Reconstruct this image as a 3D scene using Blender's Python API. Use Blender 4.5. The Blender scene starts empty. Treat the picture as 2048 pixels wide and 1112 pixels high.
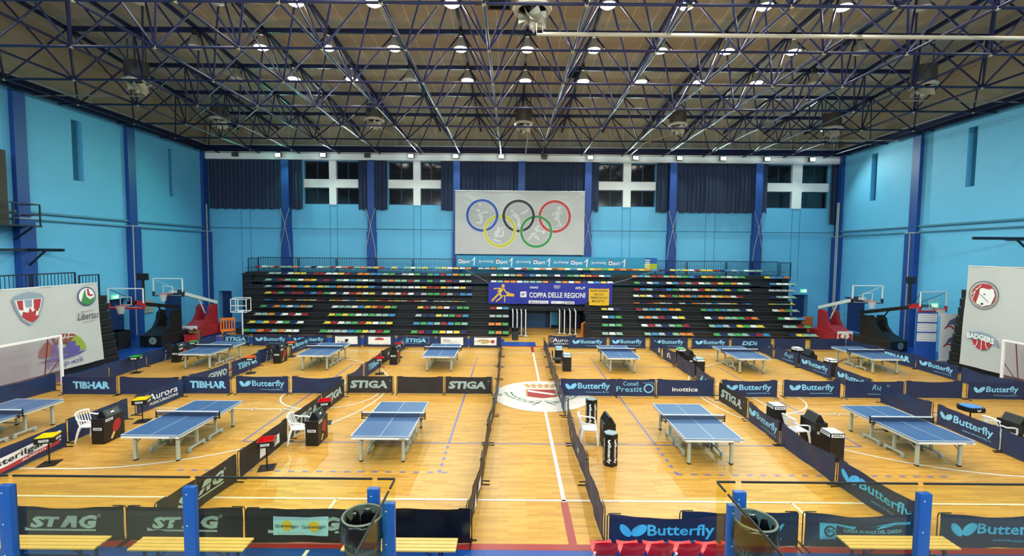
import bpy, bmesh, math, random
from mathutils import Vector, Matrix
random.seed(7)
S = bpy.context.scene
COL = S.collection
PI = math.pi

# ------------------------------------------------------------------ camera, world, exposure
def srgb(h):
    c = [int(h[i:i + 2], 16) / 255 for i in (0, 2, 4)]
    return tuple((x / 12.92 if x <= .04045 else ((x + .055) / 1.055) ** 2.4) for x in c)

cam_data = bpy.data.cameras.new('camera')
cam = bpy.data.objects.new('camera', cam_data)
COL.objects.link(cam)
S.camera = cam
cam_data.sensor_width = 36.0
cam_data.lens = 900.28 / 2048 * 36.0
cam_data.clip_end = 200
PITCH, YAW, ROLL = .05612, -.0002, .00882
fw = Vector((math.sin(YAW) * math.cos(PITCH), math.cos(YAW) * math.cos(PITCH), -math.sin(PITCH)))
rt = Vector((math.cos(YAW), -math.sin(YAW), 0))
up = rt.cross(fw)
rt2 = rt * math.cos(ROLL) + up * math.sin(ROLL)
up2 = up * math.cos(ROLL) - rt * math.sin(ROLL)
mw = Matrix((rt2, up2, -fw)).transposed().to_4x4()
mw.translation = Vector((-1.205, -17.304, 5.5475))
cam.matrix_world = mw

world = bpy.data.worlds.new('world')
S.world = world
world.use_nodes = True
world.node_tree.nodes['Background'].inputs[0].default_value = (.012, .014, .02, 1)
world.node_tree.nodes['Background'].inputs[1].default_value = 1.0
S.view_settings.view_transform = 'Standard'
S.view_settings.look = 'None'
S.view_settings.gamma = 1
S.view_settings.use_curve_mapping = False
S.view_settings.exposure = 0.12
LAMP_W = 480.0      # one high-bay lamp, watts
FLOOD_W = 1000.0     # one wall floodlight
S.cycles.max_bounces = 7
S.cycles.diffuse_bounces = 4
S.cycles.glossy_bounces = 3
S.cycles.transparent_max_bounces = 16
S.cycles.sample_clamp_indirect = 6
S.cycles.use_denoising = True

# ------------------------------------------------------------------ materials
MATS = {}
def mat(name, col, rough=.55, metal=0.0, spec=.5, var=0.0, vscale=3.0, bump=0.0, bscale=40.0, coat=0.0):
    if name in MATS: return MATS[name]
    m = bpy.data.materials.new(name)
    m.use_nodes = True
    nt = m.node_tree
    b = nt.nodes['Principled BSDF']
    c = srgb(col)
    b.inputs['Base Color'].default_value = (*c, 1)
    b.inputs['Roughness'].default_value = rough
    b.inputs['Metallic'].default_value = metal
    b.inputs['Specular IOR Level'].default_value = spec
    b.inputs['Coat Weight'].default_value = coat
    if var or bump:
        tc = nt.nodes.new('ShaderNodeTexCoord')
    if var:
        n = nt.nodes.new('ShaderNodeTexNoise')
        n.inputs['Scale'].default_value = vscale
        n.inputs['Detail'].default_value = 4
        r = nt.nodes.new('ShaderNodeMapRange')
        r.inputs['To Min'].default_value = 1 - var
        r.inputs['To Max'].default_value = 1 + var
        mx = nt.nodes.new('ShaderNodeVectorMath'); mx.operation = 'SCALE'
        mx.inputs[0].default_value = c
        nt.links.new(tc.outputs['Object'], n.inputs['Vector'])
        nt.links.new(n.outputs['Fac'], r.inputs['Value'])
        nt.links.new(r.outputs['Result'], mx.inputs['Scale'])
        nt.links.new(mx.outputs['Vector'], b.inputs['Base Color'])
    if bump:
        n2 = nt.nodes.new('ShaderNodeTexNoise'); n2.inputs['Scale'].default_value = bscale
        bp = nt.nodes.new('ShaderNodeBump'); bp.inputs['Strength'].default_value = bump
        nt.links.new(tc.outputs['Object'], n2.inputs['Vector'])
        nt.links.new(n2.outputs['Fac'], bp.inputs['Height'])
        nt.links.new(bp.outputs['Normal'], b.inputs['Normal'])
    MATS[name] = m
    return m

def emit(name, col, strength):
    if name in MATS: return MATS[name]
    m = bpy.data.materials.new(name); m.use_nodes = True
    nt = m.node_tree
    b = nt.nodes['Principled BSDF']
    b.inputs['Base Color'].default_value = (*srgb(col), 1)
    b.inputs['Emission Color'].default_value = (*srgb(col), 1)
    b.inputs['Emission Strength'].default_value = strength
    MATS[name] = m
    return m

def clear(name, tint, keep, rough=.05):
    """see-through sheet: mostly transparent with a gloss at grazing angles"""
    if name in MATS: return MATS[name]
    m = bpy.data.materials.new(name); m.use_nodes = True
    nt = m.node_tree; nt.nodes.clear()
    out = nt.nodes.new('ShaderNodeOutputMaterial')
    t = nt.nodes.new('ShaderNodeBsdfTransparent'); t.inputs[0].default_value = (*tint, 1)
    g = nt.nodes.new('ShaderNodeBsdfGlossy'); g.inputs['Roughness'].default_value = rough
    fr = nt.nodes.new('ShaderNodeFresnel'); fr.inputs[0].default_value = 1.45
    mu = nt.nodes.new('ShaderNodeMath'); mu.operation = 'MULTIPLY'; mu.inputs[1].default_value = keep
    mx = nt.nodes.new('ShaderNodeMixShader')
    nt.links.new(fr.outputs[0], mu.inputs[0]); nt.links.new(mu.outputs[0], mx.inputs[0])
    nt.links.new(t.outputs[0], mx.inputs[1]); nt.links.new(g.outputs[0], mx.inputs[2])
    nt.links.new(mx.outputs[0], out.inputs[0])
    MATS[name] = m
    return m

def netmat(name, col, opacity):
    """fine netting: even mix of cloth and see-through"""
    if name in MATS: return MATS[name]
    m = bpy.data.materials.new(name); m.use_nodes = True
    nt = m.node_tree
    b = nt.nodes['Principled BSDF']
    b.inputs['Base Color'].default_value = (*srgb(col), 1)
    b.inputs['Roughness'].default_value = .8
    b.inputs['Alpha'].default_value = opacity
    MATS[name] = m
    return m

def floor_mat():
    m = bpy.data.materials.new('parquet'); m.use_nodes = True
    nt = m.node_tree; N = nt.nodes.new; L = nt.links.new
    b = nt.nodes['Principled BSDF']
    tc = N('ShaderNodeTexCoord')
    br = N('ShaderNodeTexBrick')
    br.inputs['Scale'].default_value = 1.0
    br.inputs['Brick Width'].default_value = .62
    br.inputs['Row Height'].default_value = .075
    br.inputs['Mortar Size'].default_value = .0012
    br.inputs['Mortar Smooth'].default_value = .3
    br.inputs['Bias'].default_value = -.15
    br.inputs['Color1'].default_value = (*srgb('D2A14C'), 1)
    br.inputs['Color2'].default_value = (*srgb('B98838'), 1)
    br.inputs['Mortar'].default_value = (*srgb('98692A'), 1)
    br.offset = .37; br.offset_frequency = 2
    L(tc.outputs['Object'], br.inputs['Vector'])
    mp = N('ShaderNodeMapping'); mp.inputs['Scale'].default_value = (.5, 9, 1)
    L(tc.outputs['Object'], mp.inputs['Vector'])
    n = N('ShaderNodeTexNoise'); n.inputs['Scale'].default_value = 1.6; n.inputs['Detail'].default_value = 5
    L(mp.outputs[0], n.inputs['Vector'])
    r = N('ShaderNodeMapRange'); r.inputs['To Min'].default_value = .82; r.inputs['To Max'].default_value = 1.16
    L(n.outputs['Fac'], r.inputs['Value'])
    sc = N('ShaderNodeVectorMath'); sc.operation = 'SCALE'
    L(br.outputs['Color'], sc.inputs[0]); L(r.outputs[0], sc.inputs['Scale'])
    L(sc.outputs[0], b.inputs['Base Color'])
    b.inputs['Roughness'].default_value = .33
    b.inputs['Specular IOR Level'].default_value = .3
    return m

def roof_mat():
    m = bpy.data.materials.new('roof_panels'); m.use_nodes = True
    nt = m.node_tree; N = nt.nodes.new; L = nt.links.new
    b = nt.nodes['Principled BSDF']
    tc = N('ShaderNodeTexCoord'); sx = N('ShaderNodeSeparateXYZ')
    L(tc.outputs['Object'], sx.inputs[0])
    md = N('ShaderNodeMath'); md.operation = 'FRACT'
    dv = N('ShaderNodeMath'); dv.operation = 'DIVIDE'; dv.inputs[1].default_value = 1.02
    L(sx.outputs['X'], dv.inputs[0]); L(dv.outputs[0], md.inputs[0])
    lt = N('ShaderNodeMath'); lt.operation = 'LESS_THAN'; lt.inputs[1].default_value = .07
    L(md.outputs[0], lt.inputs[0])
    mx = N('ShaderNodeMix'); mx.data_type = 'RGBA'
    mx.inputs[6].default_value = (*srgb('B0A68E'), 1); mx.inputs[7].default_value = (*srgb('C8C0AC'), 1)
    L(lt.outputs[0], mx.inputs[0]); L(mx.outputs[2], b.inputs['Base Color'])
    b.inputs['Roughness'].default_value = .8
    return m

# ------------------------------------------------------------------ mesh builder
class MB:
    def __init__(self): self.v = []; self.f = []; self.m = []; self.s = []
    def add(self, vs, fs, m=0, smooth=False):
        o = len(self.v); self.v += [tuple(p) for p in vs]
        for f in fs: self.f.append([i + o for i in f]); self.m.append(m); self.s.append(smooth)
    def box(self, x0, x1, y0, y1, z0, z1, m=0, ch=0.0, T=None):
        if ch <= 0:
            vs = [(x, y, z) for x in (x0, x1) for y in (y0, y1) for z in (z0, z1)]
            fs = [(0, 1, 3, 2), (4, 6, 7, 5), (0, 4, 5, 1), (2, 3, 7, 6), (0, 2, 6, 4), (1, 5, 7, 3)]
        else:
            bm = bmesh.new(); bmesh.ops.create_cube(bm, size=1)
            for v in bm.verts: v.co = ((x0 + x1) / 2 + v.co.x * (x1 - x0), (y0 + y1) / 2 + v.co.y * (y1 - y0), (z0 + z1) / 2 + v.co.z * (z1 - z0))
            bmesh.ops.bevel(bm, geom=bm.edges[:], offset=ch, segments=2, affect='EDGES', profile=.6)
            bm.verts.index_update()
            vs = [tuple(v.co) for v in bm.verts]; fs = [[v.index for v in f.verts] for f in bm.faces]; bm.free()
        if T: vs = [T @ Vector(p) for p in vs]
        self.add(vs, fs, m)
    def bar(self, p, q, w, h=None, m=0, upv=(0, 0, 1)):
        p, q = Vector(p), Vector(q); h = h or w
        d = (q - p).normalized(); u = Vector(upv)
        if abs(d.dot(u)) > .97: u = Vector((0, 1, 0))
        a = d.cross(u).normalized() * (w / 2); b = a.cross(d).normalized() * (h / 2)
        vs = [p - a - b, p + a - b, p + a + b, p - a + b, q - a - b, q + a - b, q + a + b, q - a + b]
        self.add(vs, [(0, 3, 2, 1), (4, 5, 6, 7), (0, 1, 5, 4), (1, 2, 6, 5), (2, 3, 7, 6), (3, 0, 4, 7)], m)
    def tube(self, pts, r, n=6, m=0, closed=False, caps=True):
        P = [Vector(p) for p in pts]; k = len(P); rings = []
        u = None
        for i in range(k):
            a = P[(i - 1) % k] if (closed or i > 0) else P[i]
            b = P[(i + 1) % k] if (closed or i < k - 1) else P[i]
            t = (b - a).normalized()
            if u is None:
                u = t.orthogonal().normalized()
            u = (u - t * u.dot(t))
            u = u.normalized() if u.length > 1e-6 else t.orthogonal().normalized()
            w = t.cross(u)
            rr = r[i] if isinstance(r, (list, tuple)) else r
            rings.append([P[i] + (u * math.cos(2 * PI * j / n) + w * math.sin(2 * PI * j / n)) * rr for j in range(n)])
        vs = [p for g in rings for p in g]; fs = []
        for i in range(k if closed else k - 1):
            o, o2 = i * n, ((i + 1) % k) * n
            for j in range(n): fs.append((o + j, o + (j + 1) % n, o2 + (j + 1) % n, o2 + j))
        if caps and not closed:
            fs.append(tuple(range(n - 1, -1, -1))); fs.append(tuple(range((k - 1) * n, k * n)))
        self.add(vs, fs, m, n > 4)
    def lathe(self, prof, c=(0, 0, 0), n=16, m=0, T=None, caps=False):
        vs = [(c[0] + r * math.cos(2 * PI * j / n), c[1] + r * math.sin(2 * PI * j / n), c[2] + z) for r, z in prof for j in range(n)]
        if T: vs = [T @ Vector(p) for p in vs]
        fs = []
        for i in range(len(prof) - 1):
            for j in range(n): fs.append((i * n + j, i * n + (j + 1) % n, (i + 1) * n + (j + 1) % n, (i + 1) * n + j))
        if caps:
            fs.append(tuple(range(n - 1, -1, -1))); k = len(prof) - 1; fs.append(tuple(range(k * n, k * n + n)))
        self.add(vs, fs, m, True)
    def prism(self, pts, fn, th, m=0):
        """2-D outline pts mapped by fn(u, v, w); w runs 0..th"""
        n = len(pts)
        vs = [fn(u, v, 0) for u, v in pts] + [fn(u, v, th) for u, v in pts]
        fs = [tuple(range(n)), tuple(range(2 * n - 1, n - 1, -1))] + [(i, (i + 1) % n, n + (i + 1) % n, n + i) for i in range(n)]
        self.add(vs, fs, m)
    def poly(self, pts, fn, m=0): self.add([fn(u, v) for u, v in pts], [tuple(range(len(pts)))], m)
    def rect(self, u0, u1, v0, v1, fn, m=0, nu=1):
        for i in range(nu):
            a, b = u0 + (u1 - u0) * i / nu, u0 + (u1 - u0) * (i + 1) / nu
            self.poly([(a, v0), (b, v0), (b, v1), (a, v1)], fn, m)
    def ell(self, cu, cv, ru, rv, fn, m=0, n=20, rot=0.0):
        c, s = math.cos(rot), math.sin(rot)
        self.poly([(cu + ru * math.cos(t) * c - rv * math.sin(t) * s, cv + ru * math.cos(t) * s + rv * math.sin(t) * c) for t in (2 * PI * i / n for i in range(n))], fn, m)
    def ring(self, cu, cv, r0, r1, fn, m=0, n=40, a0=0.0, a1=2 * PI):
        for i in range(n):
            t, t2 = a0 + (a1 - a0) * i / n, a0 + (a1 - a0) * (i + 1) / n
            self.poly([(cu + r0 * math.cos(t), cv + r0 * math.sin(t)), (cu + r1 * math.cos(t), cv + r1 * math.sin(t)), (cu + r1 * math.cos(t2), cv + r1 * math.sin(t2)), (cu + r0 * math.cos(t2), cv + r0 * math.sin(t2))], fn, m)
    def line(self, p, q, w, fn, m=0):
        p, q = Vector(p), Vector(q); d = (q - p).normalized(); a = Vector((-d.y, d.x)) * (w / 2)
        self.poly([p - a, q - a, q + a, p + a], fn, m)
    def text(self, s, u, v, w, h, fn, m=0, bold=.0, shear=0.0):
        """writing whose box is [u, u+w] x [v, v+h] on the surface fn(u, v)"""
        vs, fs = letters(s, bold, shear)
        self.add([fn(u + a * w, v + b * h) for a, b in vs], fs, m)
    def build(self, name, mats, parent=None, loc=None, smooth=None, sharp=True):
        me = bpy.data.meshes.new(name)
        me.from_pydata(self.v, [], self.f)
        for x in (mats if isinstance(mats, (list, tuple)) else [mats]): me.materials.append(x)
        me.polygons.foreach_set('material_index', self.m)
        if smooth is None: me.polygons.foreach_set('use_smooth', self.s)
        else: me.polygons.foreach_set('use_smooth', [smooth] * len(self.f))
        me.update()
        if sharp and (smooth or any(self.s)):
            try: me.set_sharp_from_angle(angle=math.radians(40))
            except Exception: pass
        return link(name, me, parent, loc)

def link(name, me, parent=None, loc=None):
    o = bpy.data.objects.new(name, me); COL.objects.link(o)
    if parent: o.parent = parent
    if loc: o.location = loc
    return o

_letters = {}
def letters(s, bold, shear):
    k = (s, bold, shear)
    if k in _letters: return _letters[k]
    cu = bpy.data.curves.new('lettering', 'FONT'); cu.body = s; cu.offset = bold; cu.shear = shear
    cu.resolution_u = 2; cu.fill_mode = 'FRONT'
    ob = bpy.data.objects.new('lettering', cu); COL.objects.link(ob)
    dg = bpy.context.evaluated_depsgraph_get()
    me = bpy.data.meshes.new_from_object(ob.evaluated_get(dg))
    vs = [(v.co.x, v.co.y) for v in me.vertices]; fs = [tuple(p.vertices) for p in me.polygons]
    bpy.data.objects.remove(ob); bpy.data.meshes.remove(me)
    x0, x1 = min(p[0] for p in vs), max(p[0] for p in vs); y0, y1 = min(p[1] for p in vs), max(p[1] for p in vs)
    r = ([((x - x0) / (x1 - x0), (y - y0) / (y1 - y0)) for x, y in vs], fs)
    _letters[k] = r
    return r

def thing(name, label, cat, loc=(0, 0, 0), rz=0.0, group=None):
    o = bpy.data.objects.new(name, None); COL.objects.link(o)
    o.location = loc; o.rotation_euler = (0, 0, rz); o.empty_display_size = .1
    return tag(o, label, cat, group)
def tag(o, label, cat, group=None):
    o['label'] = label; o['category'] = cat
    if group: o['group'] = group
    return o
def struct(o): o['kind'] = 'structure'; return o
KIDS = {}
def dup(root, loc, rz, label, group=None):
    r = root.copy(); COL.objects.link(r); r.location = loc; r.rotation_euler = (0, 0, rz); r['label'] = label
    if group: r['group'] = group
    if root.name not in KIDS:
        KIDS[root.name] = [(c, list(c.children)) for c in root.children]
    for ch, sub in KIDS[root.name]:
        c = ch.copy(); COL.objects.link(c); c.parent = r
        for g in sub:
            d = g.copy(); COL.objects.link(d); d.parent = c
    return r
def spread(proto, spots, group):
    """first spot moves the first-built thing itself, the others are copies; spot = (x, y, z, rz, label)"""
    for i, (x, y, z, rz, lab) in enumerate(spots):
        if i == 0:
            proto.location = (x, y, z); proto.rotation_euler = (0, 0, rz); tag(proto, lab, proto['category'], group)
        else: dup(proto, (x, y, z), rz, lab, group)

# common materials
M_navycloth = mat('navy_cloth', '182C54', .5, var=.12, vscale=2)
M_blackcloth = mat('black_cloth', '26262A', .55, var=.12, vscale=2)
M_blackshiny = mat('black_plastic_sheet', '0B0B0E', .25)
M_print_blue = mat('print_pale_blue', '86CDF4', .6)
M_print_cyan = mat('print_bright_blue', '45B4F6', .6)
M_print_grey = mat('print_grey_green', '9FB7B8', .6)
M_print_white = mat('print_white', 'E9ECEE', .6)
M_print_red = mat('print_red', 'B0343B', .6)
M_print_dark = mat('print_dark', '2A2A33', .6)
M_print_yellow = mat('print_yellow', 'E3C13A', .6)
M_print_green = mat('print_green', '3F8A4A', .6)
M_print_tan = mat('print_tan', 'B99A6B', .6)
M_print_purple = mat('print_purple', '5E56A0', .6)
M_black = mat('black_paint', '121214', .45)
M_blackmetal = mat('black_metal', '1A1A1D', .4, .3)
M_white = mat('white_plastic', 'ECEDEE', .4)
M_greymetal = mat('grey_metal', 'B9BEB8', .35, .3)
M_navysteel = mat('navy_steel', '141D48', .35, .1)
M_wallblue = mat('wall_cyan_paint', '62B8E2', .6, var=.05, vscale=1.3, bump=.05, bscale=60)
M_pil = mat('pilaster_blue', '1A4590', .5, var=.08)
M_whitewall = mat('white_paint', 'F0F4F4', .6)
M_dark = mat('dark_recess', '0E1016', .7)

# ------------------------------------------------------------------ setting: floor and court markings
XL, XR, YF, YB, ZT = -24.6, 23.6, 17.4, -26.0, 13.05
M_floor = floor_mat()
b = MB(); b.add([(XL, YB, 0), (XR, YB, 0), (XR, YF, 0), (XL, YF, 0)], [(0, 1, 2, 3)])
floor = struct(b.build('floor', M_floor))
M_fblue = mat('floor_blue_paint', '10459C', .35)
M_fred = mat('floor_red_paint', '9C2C2C', .3)
M_fwhite = mat('floor_white_paint', 'E6E2D6', .3)
M_fviolet = mat('floor_line_blue', '6A6FA8', .35)
M_fcream = mat('floor_emblem_white', 'DAD5CE', .3)
M_fgreen = mat('floor_green_paint', '3E7A50', .35)
M_fgold = mat('floor_gold_paint', 'B99355', .35)
M_fnavy = mat('floor_navy_paint', '101838', .35)
def fl(z): return lambda u, v, w=0: (u, v, z)
F2, F3, F4 = fl(.003), fl(.005), fl(.007)
b = MB()
for x0, x1, y0, y1 in ((XL, XR, -12.6, -9.2), (XL, -20.25, -9.2, YF), (20.25, XR, -9.2, YF), (-20.25, -1.66, 9.2, 11.4), (-1.66, .26, 9.2, 10.45)):
    b.rect(x0, x1, y0, y1, F2)
struct(b.build('blue_border', M_fblue, floor))
b = MB()
b.rect(-20.25, 20.25, -9.2, -9.02, F3); b.rect(-20.25, 20.25, 9.02, 9.2, F3)
b.rect(-20.25, -20.05, -9, 9, F3); b.rect(20.05, 20.25, -9, 9, F3)
b.rect(-.08, .08, -9.02, -7.56, F3); b.rect(-.08, .08, 7.56, 9.02, F3)
for s in (-1, 1):
    b.rect(s * 13.95 - .04, s * 13.95 + .04, -1.5, 1.5, F3)
    for k in (-1, 1):
        a0 = 0 if k == 1 else -PI / 2
        if s == 1: a0 = PI / 2 if k == 1 else PI
        b.ring(s * 20, k * 1.5, 6.01, 6.09, F3, 0, 24, a0, a0 + PI / 2)
struct(b.build('red_court_line', M_fred, floor))
b = MB()
b.rect(-14.02, 14.02, -7.53, -7.47, F4); b.rect(-14.02, 14.02, 7.47, 7.53, F4)
b.rect(-20.2, -14, -7.52, -7.48, F4); b.rect(14, 20.2, -7.52, -7.48, F4)
b.rect(-.045, .045, -7.56, 7.56, F4)
for s in (-1, 1):
    b.rect(s * 14 - .03, s * 14 + .03, -7.5, 7.5, F4)
    hx = s * 12.425
    a = (-PI / 2, PI / 2) if s < 0 else (PI / 2, 3 * PI / 2)
    b.ring(hx, 0, 6.21, 6.27, F4, 0, 60, *a)
    for y in (-6.24, 6.24): b.rect(min(s * 14, hx), max(s * 14, hx), y - .03, y + .03, F4)
    for y in (-1.83, 1.83):
        b.rect(min(s * 14, s * 8.2), max(s * 14, s * 8.2), y - .03, y + .03, F4)
        for x in (9.2, 10.2, 11.2, 12.2): b.rect(s * x - .03, s * x + .03, y - .12, y + .12, F4)
    b.rect(s * 8.2 - .03, s * 8.2 + .03, -1.83, 1.83, F4)
    b.ring(s * 8.2, 0, 1.77, 1.83, F4, 0, 40)
for x in (-5.1, 5.1):      # short substitution marks at the near sideline
    b.line((x + (.0), -7.5), (x, -9.0), .06, F4)
for x in (-4.95, 5.3): b.line((x, -9.25), (x + (.0), -12.4), .07, F4)
struct(b.build('white_court_line', M_fwhite, floor))
b = MB()
for y in (-4.5, 4.5): b.rect(-9, 9, y - .025, y + .025, F3)
for x in (-9, -3, 3, 9): b.rect(x - .03, x + .03, -4.5, 4.5, F3)
for x in (-3, 3):
    for k in range(5): b.rect(x - .04, x + .04, -4.85 - .35 * k, -4.7 - .35 * k, F3); b.rect(x - .04, x + .04, 4.7 + .35 * k, 4.85 + .35 * k, F3)
x = -9.6
while x < 9.8:
    if abs(x) > 3.05 or True: 
        if not (-2.9 < x < 2.8): b.rect(x, x + .15, -6.28, -6.22, F3)
    x += .35
struct(b.build('blue_court_line', M_fviolet, floor))
# centre emblem: white disc, crown, red shield with a pale band, laurel branches
b = MB()
b.ell(0, 0, 1.86, 1.86, fl(.008), 0, 64)
b.ring(0, 0, 1.84, 1.88, fl(.0095), 5, 64)
E2, E3 = fl(.010), fl(.012)
b.poly([(-.62, .72), (.62, .72), (.62, -.2), (.0, -.45), (-.62, -.2)], E2, 2)
b.poly([(-.56, .66), (.56, .66), (.56, -.18), (0, -.38), (-.56, -.18)], fl(.011), 1)
b.poly([(-.54, .62), (-.54, .40), (.54, -.06), (.54, .16)], E3, 0)
b.text('A V E  M A R I A', -.30, .10, .6, .06, fl(.013), 4)
b.poly([(-.5, .92), (.5, .92), (.7, 1.32), (-.7, 1.32)], E2, 2)
for k in range(5): b.rect(-.62 + k * .28, -.48 + k * .28, 1.32, 1.48, E2, 2)
for k in range(4): b.rect(-.44 + k * .26, -.34 + k * .26, .98, 1.16, E3, 0)
for s in (-1, 1):
    for k in range(7):
        t = k / 6
        cx, cy = s * (.35 + .95 * math.sin(t * 1.5)), -.95 + 1.15 * t ** 1.2
        for q in (-1, 1):
            b.ell(cx + q * .11, cy + .03, .13, .042, E2, 3, 10, s * (.35 + 1.0 * t) * (1 if q > 0 else .6) + (0 if s > 0 else PI))
    b.line((s * .05, -.72), (s * .42, -1.2), .05, E2, 4)
    b.line((s * .05, -.62), (s * .5, -.8), .03, E2, 4)
struct(b.build('centre_emblem', [M_fcream, M_fred, M_fgold, M_fgreen, M_fnavy, M_fwhite], floor))
# painted emblem on the blue floor at the tribune's foot (only its upper edge shows)
b = MB()
b.ell(-2.0, -9.62, .13, .25, F4, 0, 24)
b.poly([(-1.68, -9.33), (-1.55, -9.47), (-1.28, -9.47), (-1.16, -9.35), (-1.15, -9.8), (-1.4, -10.0), (-1.66, -9.8)], F4, 1)
struct(b.build('floor_emblem', [M_fwhite, M_fnavy], floor))

# ------------------------------------------------------------------ setting: walls with openings
def wall(name, fn, u0, u1, v0, v1, holes, mats, depth):
    """fn(u, v, d): point on the wall, d metres behind its face; holes = (u0, u1, v0, v1, material of the back)"""
    us = sorted({u0, u1, *[h[0] for h in holes], *[h[1] for h in holes]}); vs = sorted({v0, v1, *[h[2] for h in holes], *[h[3] for h in holes]})
    b = MB()
    for i in range(len(us) - 1):
        for j in range(len(vs) - 1):
            uc, vc = (us[i] + us[i + 1]) / 2, (vs[j] + vs[j + 1]) / 2
            if any(h[0] < uc < h[1] and h[2] < vc < h[3] for h in holes): continue
            b.rect(us[i], us[i + 1], vs[j], vs[j + 1], lambda u, v: fn(u, v, 0), 0)
    for a0, a1, c0, c1, mi in holes:
        for p, q in (((a0, c0), (a1, c0)), ((a1, c0), (a1, c1)), ((a1, c1), (a0, c1)), ((a0, c1), (a0, c0))):
            b.add([fn(*p, 0), fn(*q, 0), fn(*q, depth), fn(*p, depth)], [(0, 1, 2, 3)], 0)
        b.rect(a0, a1, c0, c1, lambda u, v: fn(u, v, depth), mi)
    return struct(b.build(name, mats))
M_navydoor = mat('navy_door_paint', '1B3568', .5)
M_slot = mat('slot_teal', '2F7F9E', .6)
WINS = ((-17.15, -12.97, -15.22, -14.69), (-10.71, -6.66, -8.8, -8.26), (5.32, 9.68, 7.21, 7.79), (18.17, 22.88, 20.1, 20.83))
w_far = wall('wall_far', lambda u, v, d: (u, YF + d, v), XL, XR, 0, ZT,
     [(w[0], w[1], 9.13, 12.4, 1) for w in WINS] + [(-23.9, -22.9, 0, 2.4, 2), (20.5, 21.7, 0, 2.5, 2)], [M_wallblue, M_dark, M_navydoor], .45)
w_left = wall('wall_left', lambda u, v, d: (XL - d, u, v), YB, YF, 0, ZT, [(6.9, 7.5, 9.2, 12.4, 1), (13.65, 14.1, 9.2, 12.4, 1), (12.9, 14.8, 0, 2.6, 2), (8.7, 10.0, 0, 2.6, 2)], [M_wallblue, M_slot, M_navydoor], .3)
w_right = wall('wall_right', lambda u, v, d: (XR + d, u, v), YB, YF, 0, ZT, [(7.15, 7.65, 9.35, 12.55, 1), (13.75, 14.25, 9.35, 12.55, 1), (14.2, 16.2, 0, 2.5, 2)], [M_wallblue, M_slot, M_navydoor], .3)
b = MB(); b.add([(XL, YB, 0), (XR, YB, 0), (XR, YB, 16), (XL, YB, 16)], [(0, 1, 2, 3)])
struct(b.build('wall_back', M_wallblue))
# pilasters belong to their walls
for cx, w in ((-18.42, .58), (-11.93, .52), (-5.45, .52), (-.55, .52), (4.48, .52), (10.9, .52), (17.38, .55)):
    b = MB(); b.box(cx - w / 2, cx + w / 2, 16.98, YF, 0, 12.42); b.box(cx - w / 2 - .05, cx + w / 2 + .05, 16.9, YF, 0, 7.05)
    struct(b.build('pilaster', M_pil, w_far))
M_ledge = mat('ledge_grey', 'A9B3B3', .6)
for wl, x, s, ys in ((w_left, XL, 1, (4.2, 10.4, 17.0)), (w_right, XR, -1, (10.55, 17.0))):
    for y in ys:
        b = MB(); b.box(min(x, x + s * .22), max(x, x + s * .22), y - .27, y + .27, 0, 12.9)
        b.box(min(x, x + s * .34), max(x, x + s * .34), y - .36, y + .36, 0, 6.95)
        b.box(min(x, x + s * .36), max(x, x + s * .36), y - .37, y + .37, 6.95, 7.0, 1)
        struct(b.build('pilaster', [M_pil, M_ledge], wl))
# thin vertical joints in the far wall
M_joint = mat('joint_blue', '3C86A6', .7)
b = MB()
for x in (-22.0, -21.3, -15.2, -14.65, -8.78, -8.24, 7.2, 7.8, 13.6, 14.3, 20.2, 20.8):
    b.box(x - .02, x + .02, YF - .012, YF, 3.5, 9.1)
struct(b.build('panel_joint', M_joint, w_far))
# beam band over the far windows, dark edge beams round the top of the walls
b = MB(); b.box(XL, XR, 17.0, YF, 12.42, 12.98); struct(b.build('trim_1', M_whitewall))
b = MB()
b.box(XL, XR, 17.05, YF + .2, 13.0, 13.42); b.box(XL, XL + .3, YB, YF, 13.0, 13.45); b.box(XR - .3, XR, YB, YF, 13.0, 13.45)
struct(b.build('trim_2', M_navysteel))
b = MB(); b.box(XL, XR, 16.95, YF, 13.44, 13.5); b.box(XL, XL + .4, YB, YF, 13.47, 13.54); b.box(XR - .4, XR, YB, YF, 13.47, 13.54)
struct(b.build('trim_3', M_ledge))
# roof with a shallow ridge, gable panels above the walls
M_roof = roof_mat()
def roof_z(y): return 16.5 - .085 * abs(y)
b = MB()
ys = [YB, -14, 0, 9, YF + .4]
for i in range(4):
    b.add([(XL - .2, ys[i], roof_z(ys[i])), (XR + .2, ys[i], roof_z(ys[i])), (XR + .2, ys[i + 1], roof_z(ys[i + 1])), (XL - .2, ys[i + 1], roof_z(ys[i + 1]))], [(3, 2, 1, 0)])
for x in (XL - .15, XR + .15): b.add([(x, YB, 13.05), (x, YF + .4, 13.05), (x, YF + .4, roof_z(YF)), (x, 0, 16.5), (x, YB, roof_z(YB))], [(0, 1, 2, 3, 4)])
b.add([(XL, YF + .15, 13.05), (XR, YF + .15, 13.05), (XR, YF + .15, roof_z(YF)), (XL, YF + .15, roof_z(YF))], [(0, 1, 2, 3)])
struct(b.build('ceiling', M_roof))

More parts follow.
